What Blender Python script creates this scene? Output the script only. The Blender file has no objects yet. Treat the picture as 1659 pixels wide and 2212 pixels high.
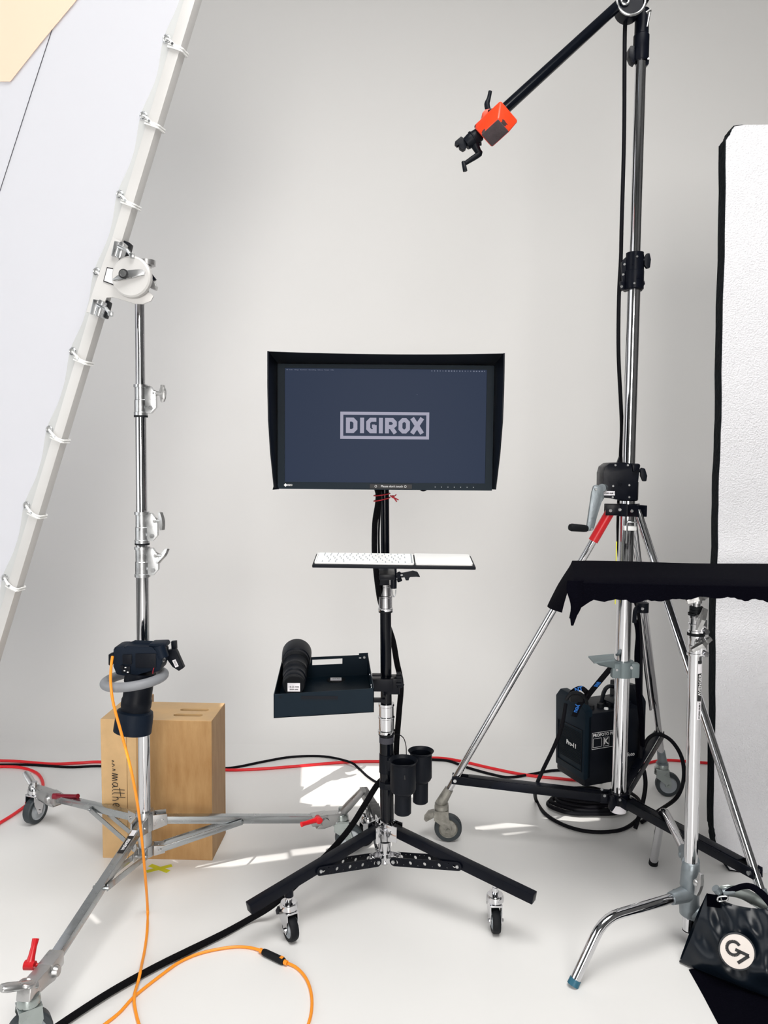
import bpy, bmesh, math, random
from mathutils import Vector, Matrix
V = Vector
random.seed(4)
EXPOSURE = -0.09
SKY = 1.0
L_SIDE, L_REAR, L_ROOF, L_SUN = 40, 200, 215, 4.0
SILK = .5
ESCR = .9
R = math.radians
# ------------------------------------------------------------------ camera
W0, H0, FPX = 1659.0, 2212.0, 1662.0
CAM = V((0, 0, 1.45)); PITCH = R(4.0); ROLL = R(0.5)
_r = V((1, 0, 0)); _u = V((0, math.sin(PITCH), math.cos(PITCH))); _f = V((0, math.cos(PITCH), -math.sin(PITCH)))
CR = _r * math.cos(ROLL) + _u * math.sin(ROLL); CU = _u * math.cos(ROLL) - _r * math.sin(ROLL)
sc = bpy.context.scene; col = sc.collection
cd = bpy.data.cameras.new('camera'); co = bpy.data.objects.new('camera', cd); col.objects.link(co)
cd.sensor_fit = 'VERTICAL'; cd.sensor_height = 36.0; cd.lens = 36.0 * FPX / H0; cd.clip_start = .05
m = Matrix.Identity(4)
for i in range(3):
    m[i][0] = CR[i]; m[i][1] = CU[i]; m[i][2] = -_f[i]; m[i][3] = CAM[i]
co.matrix_world = m; sc.camera = co
# ------------------------------------------------------------------ colour, world, lights
sc.view_settings.view_transform = 'Standard'; sc.view_settings.look = 'None'
sc.view_settings.gamma = 1; sc.view_settings.use_curve_mapping = False; sc.view_settings.exposure = EXPOSURE
wd = bpy.data.worlds.new('sky'); sc.world = wd; wd.use_nodes = True
bg = wd.node_tree.nodes['Background']; bg.inputs[0].default_value = (.80, .90, 1, 1); bg.inputs[1].default_value = SKY
sc.cycles.max_bounces = 10; sc.cycles.diffuse_bounces = 6; sc.cycles.glossy_bounces = 5
sc.cycles.sample_clamp_indirect = 6
def area(name, loc, target, sx, sy, power, color):
    l = bpy.data.lights.new(name, 'AREA'); l.shape = 'RECTANGLE'; l.size = sx; l.size_y = sy; l.energy = power; l.color = color
    o = bpy.data.objects.new(name, l); col.objects.link(o); o.location = loc
    o.rotation_euler = (V(target) - V(loc)).to_track_quat('-Z', 'Y').to_euler(); return o
area('daylight_side_window', (-3.62, .7, 2.2), (0, .7, 2.2), 3.4, 2.8, L_SIDE, (.93, .97, 1))
area('daylight_rear_window', (.1, -3.98, 1.9), (.1, 0, 1.9), 1.7, 2.4, L_REAR, (1, .965, .925))
area('roof_fill_light', (0.6, 0.4, 4.75), (0.6, 0.4, 0), 2.9, 2.1, L_ROOF, (1, .985, .96))  # added overhead fill, brightens the floor; no such window known
sl = bpy.data.lights.new('sun', 'SUN'); sl.energy = L_SUN; sl.angle = R(.12); sl.color = (1, .96, .9)
so = bpy.data.objects.new('sun', sl); col.objects.link(so)
SUN = V((.36, .60, -.715)).normalized()
so.rotation_euler = SUN.to_track_quat('-Z', 'Y').to_euler(); so.location = (-2, -3, 9)
# ------------------------------------------------------------------ pixel <-> place helpers
def ray(px, py):
    return CR * ((px - W0 / 2) / FPX) + _f - CU * ((py - H0 / 2) / FPX)
def P(px, py, Y):
    d = ray(px, py); return CAM + d * (Y / d.y)
def F(px, py, z=0.0):
    d = ray(px, py); return CAM + d * ((z - CAM.z) / d.z)
def mpp(Y): return Y * 1.02 / FPX
# ------------------------------------------------------------------ materials
def mat(name, c, rough=.5, metal=0, bump=0, bscale=80, var=0, vscale=6, coat=0, sheen=0, spec=.5, emis=None, estr=0, trans=0, wear=None):
    mt = bpy.data.materials.new(name); mt.use_nodes = True; nt = mt.node_tree; n = nt.nodes; b = n['Principled BSDF']
    b.inputs['Base Color'].default_value = (*c, 1); b.inputs['Roughness'].default_value = rough; b.inputs['Metallic'].default_value = metal
    b.inputs['Coat Weight'].default_value = coat; b.inputs['Sheen Weight'].default_value = sheen; b.inputs['Specular IOR Level'].default_value = spec
    if emis: b.inputs['Emission Color'].default_value = (*emis, 1); b.inputs['Emission Strength'].default_value = estr
    tc = n.new('ShaderNodeTexCoord')
    if var:
        nz = n.new('ShaderNodeTexNoise'); nz.inputs['Scale'].default_value = vscale; nz.inputs['Detail'].default_value = 6
        nt.links.new(tc.outputs['Object'], nz.inputs['Vector'])
        rp = n.new('ShaderNodeMapRange'); rp.inputs[1].default_value = .3; rp.inputs[2].default_value = .7
        rp.inputs[3].default_value = 1 - var; rp.inputs[4].default_value = 1 + var; nt.links.new(nz.outputs['Fac'], rp.inputs[0])
        mx = n.new('ShaderNodeVectorMath'); mx.operation = 'SCALE'; mx.inputs[0].default_value = c
        nt.links.new(rp.outputs[0], mx.inputs['Scale']); nt.links.new(mx.outputs[0], b.inputs['Base Color'])
        r2 = n.new('ShaderNodeMapRange'); r2.inputs[1].default_value = .3; r2.inputs[2].default_value = .7
        r2.inputs[3].default_value = max(.02, rough - .08); r2.inputs[4].default_value = min(1, rough + .08)
        nt.links.new(nz.outputs['Fac'], r2.inputs[0]); nt.links.new(r2.outputs[0], b.inputs['Roughness'])
    if wear:                                    # chipped paint: own-shaped marks of another colour
        wc, sc_, th = wear
        n2 = n.new('ShaderNodeTexNoise'); n2.inputs['Scale'].default_value = sc_; n2.inputs['Detail'].default_value = 8
        nt.links.new(tc.outputs['Object'], n2.inputs['Vector'])
        st = n.new('ShaderNodeMapRange'); st.inputs[1].default_value = th; st.inputs[2].default_value = th + .015; nt.links.new(n2.outputs['Fac'], st.inputs[0])
        mc = n.new('ShaderNodeMix'); mc.data_type = 'RGBA'; mc.inputs[6].default_value = (*c, 1); mc.inputs[7].default_value = (*wc, 1)
        nt.links.new(st.outputs[0], mc.inputs[0]); nt.links.new(mc.outputs[2], b.inputs['Base Color'])
    if bump:
        nb = n.new('ShaderNodeTexNoise'); nb.inputs['Scale'].default_value = bscale; nb.inputs['Detail'].default_value = 4
        nt.links.new(tc.outputs['Object'], nb.inputs['Vector'])
        bp = n.new('ShaderNodeBump'); bp.inputs['Strength'].default_value = bump; bp.inputs['Distance'].default_value = .01
        nt.links.new(nb.outputs['Fac'], bp.inputs['Height']); nt.links.new(bp.outputs[0], b.inputs['Normal'])
    return mt
M = dict(
    floor=mat('floor_paint', (.79, .783, .772), .42, bump=.02, bscale=14, var=.02, vscale=1.3),
    wall=mat('wall_paint', (.79, .783, .772), .6, bump=.02, bscale=14, var=.01, vscale=1.0),
    studio=mat('studio_plaster', (.13, .135, .135), .8, var=.03),
    drape=mat('dark_drape', (.07, .07, .07), .9, var=.1),
    chrome=mat('polished_chrome', (.66, .66, .68), .08, 1, var=.0),
    steel=mat('brushed_steel', (.55, .56, .57), .30, 1, var=.015, vscale=30),
    alu=mat('cast_aluminium', (.50, .50, .50), .33, .95, bump=.05, bscale=120, var=.03, vscale=40),
    aluleg=mat('aluminium_leg', (.40, .42, .43), .24, .97, var=.02, vscale=25),
    zinc=mat('zinc_plate', (.38, .42, .41), .3, .9, var=.08, vscale=25),
    oldzinc=mat('weathered_cast_metal', (.30, .29, .26), .5, .7, bump=.2, bscale=60, var=.35, vscale=40),
    whitemetal=mat('white_anodised', (.60, .59, .58), .45, .15, var=.02),
    grip=mat('grey_cast', (.22, .25, .27), .42, .6, bump=.08, bscale=100, var=.08, vscale=30),
    blk=mat('black_powder_coat', (.003, .004, .008), .34, spec=.14, var=.15, vscale=30),
    blksatin=mat('black_satin_tube', (.002, .003, .006), .2, spec=.25),
    blkplastic=mat('black_plastic', (.0035, .005, .009), .45, bump=.04, bscale=200, spec=.16),
    camera=mat('camera_body', (.005, .010, .020), .5, bump=.08, bscale=400, spec=.14),
    box=mat('dark_blue_black_sheet', (.004, .011, .019), .45, bump=.02, bscale=300, spec=.12),
    rubber=mat('black_rubber', (.005, .006, .008), .6, spec=.2),
    tyre=mat('grey_rubber_tyre', (.026, .034, .040), .55, var=.1, vscale=40),
    hub=mat('grey_plastic_hub', (.36, .39, .42), .45),
    ring=mat('grey_rubber_ring', (.24, .25, .27), .5, bump=.02),
    red=mat('red_plastic', (.55, .006, .012), .35),
    darkred=mat('dark_red_plastic', (.20, .006, .02), .35),
    redcable=mat('red_cable', (.75, .012, .02), .45),
    redcord=mat('red_cord', (.42, .008, .02), .6),
    blkcable=mat('black_cable', (.004, .004, .006), .6, spec=.1),
    sleeve=mat('black_cable_sleeve', (.003, .003, .004), .85, bump=.5, bscale=150, spec=.1),
    orange=mat('orange_cable', (.90, .30, .015), .42),
    orangeblock=mat('orange_red_paint', (.85, .05, .01), .4, wear=((.06, .03, .03), 26, .605), bump=.1, bscale=60),
    iron=mat('bare_cast_iron', (.055, .040, .045), .6, bump=.2, bscale=90, var=.25, vscale=25),
    velvet=mat('black_duvetyne', (.002, .002, .0045), .95, bump=.3, bscale=250, spec=.03),
    vinyl=mat('black_vinyl', (.004, .007, .012), .30, bump=.12, bscale=14, spec=.3),
    patch=mat('pale_patch', (.72, .66, .62), .6, var=.02),
    white=mat('white_enamel', (.86, .86, .85), .35),
    whitelabel=mat('white_label', (.82, .80, .84), .5),
    ink=mat('black_ink', (.01, .01, .012), .6),
    whiteink=mat('white_ink', (.75, .75, .76), .6),
    blueink=mat('blue_ink', (.02, .16, .55), .6),
    blueenamel=mat('teal_rubber', (.01, .10, .16), .5),
    poly=mat('polystyrene', (.70, .70, .73), .85, bump=.6, bscale=190, var=.02, vscale=12),
    polyblk=mat('black_painted_edge', (.010, .014, .018), .7, bump=.5, bscale=50, spec=.15),
    yellow=mat('yellow_tape', (.66, .66, .03), .6),
    gtape=mat('velcro_band', (.05, .05, .065), .8),
    glassdark=mat('lens_glass', (.005, .006, .010), .05, coat=1),
    greystep=mat('grey_step', (.17, .21, .22), .5, .2),
)
def wood():
    mt = mat('birch_plywood', (.62, .40, .20), .5, spec=.25); nt = mt.node_tree; n = nt.nodes; b = n['Principled BSDF']
    tc = n.new('ShaderNodeTexCoord'); mp = n.new('ShaderNodeMapping'); mp.inputs['Scale'].default_value = (9, 9, 1.6)
    nz = n.new('ShaderNodeTexNoise'); nz.inputs['Scale'].default_value = 4; nz.inputs['Detail'].default_value = 9; nz.inputs['Roughness'].default_value = .65
    n2 = n.new('ShaderNodeTexNoise'); n2.inputs['Scale'].default_value = 5; n2.inputs['Detail'].default_value = 6
    cr = n.new('ShaderNodeValToRGB'); cr.color_ramp.elements[0].position = .3; cr.color_ramp.elements[0].color = (.33, .170, .060, 1)
    cr.color_ramp.elements[1].position = .72; cr.color_ramp.elements[1].color = (.50, .31, .14, 1)
    mx = n.new('ShaderNodeMath'); mx.operation = 'MULTIPLY_ADD'; mx.inputs[1].default_value = .6
    ml = n.new('ShaderNodeMath'); ml.operation = 'MULTIPLY'; ml.inputs[1].default_value = .4
    L = nt.links.new
    L(tc.outputs['Object'], mp.inputs[0]); L(mp.outputs[0], nz.inputs['Vector']); L(tc.outputs['Object'], n2.inputs['Vector'])
    L(n2.outputs['Fac'], ml.inputs[0]); L(nz.outputs['Fac'], mx.inputs[0]); L(ml.outputs[0], mx.inputs[2]); L(mx.outputs[0], cr.inputs[0]); L(cr.outputs[0], b.inputs['Base Color'])
    bp = n.new('ShaderNodeBump'); bp.inputs['Strength'].default_value = .08; bp.inputs['Distance'].default_value = .004; L(nz.outputs['Fac'], bp.inputs['Height']); L(bp.outputs[0], b.inputs['Normal'])
    return mt
M['wood'] = wood()
M['woodlight'] = mat('pale_birch', (.62, .40, .19), .5, var=.10, vscale=14, bump=.05, bscale=60)
M['woodedge'] = mat('birch_ply_edge', (.50, .31, .14), .6, var=.12, vscale=40)
def cloth(name, refl, trans, fac):
    mt = bpy.data.materials.new(name); mt.use_nodes = True; nt = mt.node_tree; n = nt.nodes; n.remove(n['Principled BSDF'])
    d = n.new('ShaderNodeBsdfDiffuse'); t = n.new('ShaderNodeBsdfTranslucent'); mx = n.new('ShaderNodeMixShader')
    d.inputs[0].default_value = (*refl, 1); t.inputs[0].default_value = (*trans, 1); mx.inputs[0].default_value = fac
    nt.links.new(d.outputs[0], mx.inputs[1]); nt.links.new(t.outputs[0], mx.inputs[2]); nt.links.new(mx.outputs[0], n['Material Output'].inputs[0])
    return mt
M['silk'] = cloth('white_diffusion_silk', (.86, .87, .93), (.92, .93, 1.0), SILK)
M['hem'] = cloth('white_hem_tape', (.56, .57, .57), (.5, .5, .5), .10)
M['peach'] = cloth('painted_warm_light', (.90, .73, .58), (.9, .6, .4), .25)  # warm light on the fabric, put into this colour
def emit(name, c, s=1):
    return mat(name, (.002, .003, .005), .3, emis=c, estr=s, spec=.02)
M['screen'] = emit('screen_background', (.034, .047, .084), ESCR)
M['screenlogo'] = emit('screen_logo', (.44, .43, .54), ESCR)
M['screendim'] = emit('screen_menu', (.22, .24, .32), ESCR)
# ------------------------------------------------------------------ object helpers
def link(o, parent=None):
    col.objects.link(o)
    if parent: o.parent = parent
    return o
def wloc(o):
    v = V((0, 0, 0))
    while o: v = v + o.location; o = o.parent
    return v
def tag(o, label=None, cat=None, group=None, kind=None):
    if label: o['label'] = label
    if cat: o['category'] = cat
    if group: o['group'] = group
    if kind: o['kind'] = kind
    return o
def thing(name, loc, label, cat, group=None):
    o = bpy.data.objects.new(name, None); o.location = loc; o.empty_display_size = .05; link(o); return tag(o, label, cat, group)
def perp(d):
    d = d.normalized(); a = V((0, 0, 1)) if abs(d.z) < .9 else V((1, 0, 0))
    x = a.cross(d).normalized(); return x, d.cross(x).normalized()
def frame(o, x, y):
    x = x.normalized(); z = x.cross(y).normalized(); y = z.cross(x); mm = Matrix.Identity(4)
    for i in range(3): mm[i][0] = x[i]; mm[i][1] = y[i]; mm[i][2] = z[i]; mm[i][3] = o[i]
    return mm
def smoothpts(pts, k=6, closed=False):
    n = len(pts)
    if n < 3 or k <= 1: return [V(p) for p in pts]
    out = []; g = (lambda i: pts[i % n]) if closed else (lambda i: pts[max(0, min(n - 1, i))])
    for i in range(n if closed else n - 1):
        a, b, c, d = V(g(i - 1)), V(g(i)), V(g(i + 1)), V(g(i + 2))
        for j in range(k):
            t = j / k
            out.append(.5 * ((2 * b) + (c - a) * t + (2 * a - 5 * b + 4 * c - d) * t * t + (3 * b - a - 3 * c + d) * t ** 3))
    if not closed: out.append(V(pts[-1]))
    return out
class MB:
    def __init__(s): s.bm = bmesh.new()
    def _box(s, mm, size, bevel):
        t = bmesh.new(); bmesh.ops.create_cube(t, size=1)
        for v in t.verts: v.co = V((v.co.x * size[0], v.co.y * size[1], v.co.z * size[2]))
        if bevel: bmesh.ops.bevel(t, geom=list(t.edges), offset=min(bevel, min(size) * .45), segments=2, affect='EDGES', profile=.6)
        s._merge(t, mm)
    def _merge(s, t, mm=None):
        mp = {}
        for v in t.verts: mp[v] = s.bm.verts.new(mm @ v.co if mm else v.co)
        for f in t.faces:
            try: s.bm.faces.new([mp[v] for v in f.verts])
            except ValueError: pass
        t.free()
    def box(s, c, size, x=None, y=None, bevel=0):
        s._box(frame(V(c), x or V((1, 0, 0)), y or V((0, 1, 0))), size, bevel); return s
    def bar(s, p0, p1, w, h, up=V((0, 0, 1)), bevel=.001):
        p0, p1 = V(p0), V(p1); d = p1 - p0; x = d.normalized(); y = up.cross(x)
        if y.length < 1e-4: y = V((0, 1, 0))
        s._box(frame((p0 + p1) / 2, x, y), (d.length, w, h), bevel); return s
    def path(s, pts, r, n=10, k=6, closed=False, flat=1.0, up=None, cap=True):
        q = smoothpts(pts, k, closed); m_ = len(q); rr = r if isinstance(r, (list, tuple)) else None
        x = None; rings = []
        for i, p in enumerate(q):
            a = q[(i - 1) % m_] if (closed or i > 0) else q[i]; b = q[(i + 1) % m_] if (closed or i < m_ - 1) else q[i]
            d = (b - a)
            d = d.normalized() if d.length > 1e-9 else V((0, 0, 1))
            if up is not None: x = up.cross(d).normalized()
            elif x is None: x = perp(d)[0]
            else:
                x = x - d * x.dot(d); x = x.normalized() if x.length > 1e-6 else perp(d)[0]
            y = d.cross(x)
            if rr:
                f = i / (m_ - 1) * (len(rr) - 1); j = min(int(f), len(rr) - 2); ra = rr[j] + (rr[j + 1] - rr[j]) * (f - j)
            else: ra = r
            rings.append([s.bm.verts.new(p + x * math.cos(2 * math.pi * t / n) * ra + y * math.sin(2 * math.pi * t / n) * ra * flat) for t in range(n)])
        L = m_ if closed else m_ - 1
        for i in range(L):
            A, B = rings[i], rings[(i + 1) % m_]
            for t in range(n): s.bm.faces.new((A[t], A[(t + 1) % n], B[(t + 1) % n], B[t]))
        if not closed and cap:
            s.bm.faces.new(rings[0][::-1]); s.bm.faces.new(rings[-1])
        return s
    def tube(s, p0, p1, r, r1=None, n=20):
        return s.path([V(p0), V(p1)], [r, r if r1 is None else r1], n=n, k=1)
    def lathe(s, prof, o, axis, n=28):
        o = V(o); d = V(axis).normalized(); x, y = perp(d); rings = []
        for r, h in prof:
            if r < 1e-6: rings.append([s.bm.verts.new(o + d * h)])
            else: rings.append([s.bm.verts.new(o + d * h + x * math.cos(2 * math.pi * t / n) * r + y * math.sin(2 * math.pi * t / n) * r) for t in range(n)])
        for A, B in zip(rings, rings[1:]):
            for t in range(n):
                a, b = A[t % len(A)], A[(t + 1) % len(A)]; c, e = B[(t + 1) % len(B)], B[t % len(B)]
                vs = [a]; [vs.append(q) for q in (b, c, e) if q not in vs]
                if len(vs) > 2:
                    try: s.bm.faces.new(vs)
                    except ValueError: pass
        ring_ = tuple(prof[0]) == tuple(prof[-1])           # a closed ring profile needs no caps
        if len(rings[0]) > 1 and not ring_: s.bm.faces.new(rings[0][::-1])
        if len(rings[-1]) > 1 and not ring_: s.bm.faces.new(rings[-1])
        return s
    def prism(s, pts, vec, bevel=0):
        t = bmesh.new(); vec = V(vec); a = [t.verts.new(V(p)) for p in pts]; b = [t.verts.new(V(p) + vec) for p in pts]; n = len(pts)
        t.faces.new(a[::-1]); t.faces.new(b)
        for i in range(n): t.faces.new((a[i], a[(i + 1) % n], b[(i + 1) % n], b[i]))
        if bevel: bmesh.ops.bevel(t, geom=list(t.edges), offset=bevel, segments=2, affect='EDGES', profile=.6)
        s._merge(t); return s
    def pxp(s, pts, Y, thick, bevel=0):                 # an outline with its own distance and thickness
        return s.prism([P(x, y, Y) for x, y in pts], (0, thick, 0), bevel)
    def torus(s, c, nrm, Rr, r, n=36, k=12, flat=1.0):
        x, y = perp(V(nrm)); c = V(c)
        return s.path([c + x * math.cos(2 * math.pi * i / n) * Rr + y * math.sin(2 * math.pi * i / n) * Rr for i in range(n)], r, n=k, k=1, closed=True)
    def face(s, pts): s.bm.faces.new([s.bm.verts.new(V(p)) for p in pts]); return s
    def grid(s, fn, nu, nv, closeu=False):
        g = [[s.bm.verts.new(fn(i / nu, j / nv)) for j in range(nv + 1)] for i in range(nu + 1)]
        for i in range(nu):
            for j in range(nv): s.bm.faces.new((g[i][j], g[i + 1][j], g[i + 1][j + 1], g[i][j + 1]))
        return s
    def build(s, name, m_, parent=None, smooth=True, angle=35, label=None, cat=None, group=None, kind=None, weld=False):
        if weld: bmesh.ops.remove_doubles(s.bm, verts=s.bm.verts, dist=1e-5)
        bmesh.ops.recalc_face_normals(s.bm, faces=s.bm.faces)
        if parent: off = wloc(parent)
        else:
            xs = [v.co for v in s.bm.verts]; off = V((sum(v.x for v in xs) / len(xs), sum(v.y for v in xs) / len(xs), min(v.z for v in xs)))
            if kind == 'structure': off = V((0, 0, 0))
        for v in s.bm.verts: v.co -= off
        me = bpy.data.meshes.new(name); s.bm.to_mesh(me); s.bm.free(); me.materials.append(M[m_] if isinstance(m_, str) else m_)
        if smooth:
            for p in me.polygons: p.use_smooth = True
            me.set_sharp_from_angle(angle=R(angle))
        o = bpy.data.objects.new(name, me); link(o, parent)
        if not parent: o.location = off
        return tag(o, label, cat, group, kind)
def text(name, body, mm, size, m_, parent, ext=.0003, bold=0, align='CENTER', xs=1.0, label=None):
    cu = bpy.data.curves.new(name, 'FONT'); cu.body = body; cu.size = size; cu.extrude = ext; cu.offset = bold; cu.align_x = align; cu.align_y = 'CENTER'
    cu.resolution_u = 3
    ob = bpy.data.objects.new(name, cu); col.objects.link(ob)
    dg = bpy.context.evaluated_depsgraph_get(); me = bpy.data.meshes.new_from_object(ob.evaluated_get(dg))
    col.objects.unlink(ob); bpy.data.objects.remove(ob)
    me.transform(Matrix.Translation(-wloc(parent)) @ mm @ Matrix.Diagonal((xs, 1, 1, 1)))
    me.materials.clear(); me.materials.append(M[m_]); o = bpy.data.objects.new(name, me); link(o, parent); return tag(o, label)
X, Yv, Z = V((1, 0, 0)), V((0, 1, 0)), V((0, 0, 1))
# ================================================================== THE ROOM
WL, WR, WB, WF, CH = -3.6, 3.6, 4.55, -4.0, 4.8       # left, right, back, rear wall positions, ceiling
COVE_Y, COVE_R = 3.80, .75
def struct(mb, name, m_, smooth=False): return mb.build(name, m_, smooth=smooth, kind='structure')
struct(MB().face([(WL, WF, 0), (WR, WF, 0), (WR, COVE_Y, 0), (WL, COVE_Y, 0)]), 'floor', 'floor')
prof = [(COVE_Y + COVE_R * math.sin(a), COVE_R - COVE_R * math.cos(a)) for a in [R(90) * i / 24 for i in range(25)]] + [(WB, CH + .2)]
mb = MB()
mb.grid(lambda u, v: V((WL + u * (WR - WL), *prof[round(v * (len(prof) - 1))])), 1, len(prof) - 1)
o = mb.build('wall_back', 'wall', kind='structure', angle=60)
def wall_open(name, m_, fn, a0, a1, z0, z1, oa0, oa1, oz0, oz1):
    b = MB()
    for p, q, r_, s in ((a0, oa0, z0, z1), (oa1, a1, z0, z1), (oa0, oa1, z0, oz0), (oa0, oa1, oz1, z1)):
        b.prism([fn(p, r_), fn(q, r_), fn(q, s), fn(p, s)], fn(0, 0) * 0 + fn.out * .16)
    return struct(b, name, m_)
class Fn:
    def __init__(s, f, out): s.f, s.out = f, V(out)
    def __call__(s, a, z): return V(s.f(a, z))
wall_open('wall_left', 'studio', Fn(lambda a, z: (WL, a, z), (-1, 0, 0)), WF, WB, 0, CH, -1.1, 2.5, .7, 3.7)
wall_open('wall_rear', 'studio', Fn(lambda a, z: (a, WF, z), (0, -1, 0)), WL, WR, 0, CH, -1.2, 1.4, .6, 3.2)
struct(MB().prism([(WR, WF, 0), (WR, WB, 0), (WR, WB, CH), (WR, WF, CH)], (.16, 0, 0)), 'wall_right', 'drape')
def window(name, fn, a0, a1, z0, z1, na, nz):
    b = MB()
    for i in range(na + 1):
        a = a0 + (a1 - a0) * i / na; b.bar(fn(a, z0), fn(a, z1), .05, .05, fn.out)
    for i in range(nz + 1):
        z = z0 + (z1 - z0) * i / nz; b.bar(fn(a0, z), fn(a1, z), .05, .05, fn.out)
    b.prism([fn(a0, z0), fn(a1, z0), fn(a1, z1), fn(a0, z1)], fn.out * .02)      # opaque panel added to keep the sun out
    struct(b, name, 'white')
window('window_1', Fn(lambda a, z: (WL - .08, a, z), (-1, 0, 0)), -1.1, 2.5, .7, 3.7, 4, 3)
window('window_2', Fn(lambda a, z: (a, WF - .08, z), (0, -1, 0)), -1.2, 1.4, .6, 3.2, 3, 2)
# the ceiling: added fill-light opening plus made-up slits shaped to throw floor sun streaks
slits = [[(500, 1857), (622, 1842), (622, 1855), (500, 1872), (400, 1876)], [(628, 1836), (850, 1808), (990, 1795), (900, 1822), (702, 1840), (631, 1849)],
         [(990, 1791), (1200, 1764), (1295, 1754), (1295, 1772), (1200, 1780), (1000, 1796)], [(1085, 1801), (1150, 1795), (1130, 1799), (1090, 1804)],
         [(652, 1655), (905, 1655), (888, 1740), (648, 1742)], [(360, 1858), (372, 1858), (402, 1878), (392, 1879)], [(190, 1975), (200, 1976), (217, 1994), (208, 1994)]]
bm = bmesh.new(); edges = []
def loop(pts):
    vs = [bm.verts.new(V(p)) for p in pts]
    for i in range(len(vs)): edges.append(bm.edges.new((vs[i], vs[(i + 1) % len(vs)])))
loop([(WL - .16, WF - .16, CH), (WR + .16, WF - .16, CH), (WR + .16, WB + .2, CH), (WL - .16, WB + .2, CH)])
loop([(-.9, -.7, CH), (2.1, -.7, CH), (2.1, 1.5, CH), (-.9, 1.5, CH)])
for s in slits: loop([F(x, y) - SUN * (CH / -SUN.z) for x, y in s])
bmesh.ops.triangle_fill(bm, use_beauty=True, use_dissolve=False, edges=edges)
mb = MB(); mb.bm = bm; struct(mb, 'ceiling', 'studio')
window('added_roof_panel', Fn(lambda a, z: (a, z, CH + .05), (0, 0, 1)), -.9, 2.1, -.7, 1.5, 4, 2)  # unseen frame and closed panel added around the overhead fill
# ================================================================== shared stand parts
def caster(parent, top, contact, r, w, yaw, fork='zinc', tyre='tyre', hub='hub', brake=True, brakemat=None):
    top, g = V(top), V((contact[0], contact[1], 0)); d = V((math.cos(yaw), math.sin(yaw), 0)); ax = V((-d.y, d.x, 0))
    c = g + Z * r; s = V((top.x, top.y, 0))
    zt = r * 2 + .012
    b = MB()
    b.lathe([(.010, 0), (.010, .02), (.024, .022), (.027, .03), (.027, .042), (.018, .05), (.010, .052)][::-1], s + Z * (zt + .05), -Z)
    for sd in (-1, 1):
        q = ax * sd * (w / 2 + .004)
        b.prism([s + q + Z * zt - d * .026, s + q + Z * zt + d * .026, s + q + Z * (zt - .018) + d * .028, c + q + d * .013 + Z * .004, c + q + d * .008 - Z * .012,
                 c + q - d * .010 - Z * .010, c + q - d * .015 + Z * .006, s + q + Z * (zt - .03) - d * .028], ax * sd * .003)
    b.box(s + Z * (zt + .002), (.054, w + .014, .006), d, ax, .001)
    b.tube(c - ax * (w / 2 + .012), c + ax * (w / 2 + .012), .006, n=8)
    b.tube(s + Z * (zt + .045), top, .008, n=12)
    f = b.build('caster', fork, parent)
    MB().lathe([(r * .70, -w / 2), (r * .93, -w / 2), (r, -w / 2 + .005), (r, w / 2 - .005), (r * .93, w / 2), (r * .70, w / 2), (r * .68, w / 2 - .004), (r * .68, -w / 2 + .004), (r * .70, -w / 2)], c, ax, 36).build('wheel', tyre, f)
    MB().lathe([(.004, -w / 2 - .001), (.012, -w / 2 - .001), (.014, -w / 2 + .004), (r * .6, -w / 2 + .006), (r * .69, -w / 2 + .001), (r * .69, w / 2 - .001), (r * .6, w / 2 - .006), (.014, w / 2 - .004), (.012, w / 2 + .001), (.004, w / 2 + .001)], c, ax, 30).build('wheel_hub', hub, f)
    if brake:
        b = MB(); e = s + Z * (zt - .004) - (c - s).dot(d) * d * 0
        sg = -1 if (c - s).dot(d) > 0 else 1
        b.prism([s + d * sg * .028 + Z * (zt - .002), s + d * sg * .028 + Z * (zt - .022), s + d * sg * .058 + Z * (zt - .040), s + d * sg * .066 + Z * (zt - .030), s + d * sg * .05 + Z * (zt - .008)], ax * (w + .006), .0015)
        for v in b.bm.verts: v.co -= ax * (w + .006) / 2
        b.build('brake_lever', brakemat or fork, f)
    return f
def wing(parent, c, out, up, s=.03, m_='alu', stem=.03):
    """a T shaped wing knob on a short screw"""
    out = out.normalized(); up = up.normalized(); side = out.cross(up); b = MB(); h = V(c) + out * stem
    b.tube(c, h, .007, n=12); b.lathe([(.010, 0), (.011, .006), (.008, .012)], V(c), out, 14)
    w = s
    pts = [(-w, -.004), (-w * .95, .007), (-w * .4, .009), (0, .013), (w * .4, .009), (w * .95, .007), (w, -.004), (w * .5, -.004), (w * .25, -.009), (-w * .25, -.009), (-w * .5, -.004)]
    b.prism([h + up * p + out * q - side * .006 for p, q in pts], side * .012, .0015)
    return b.build('knob', m_, parent)
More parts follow.
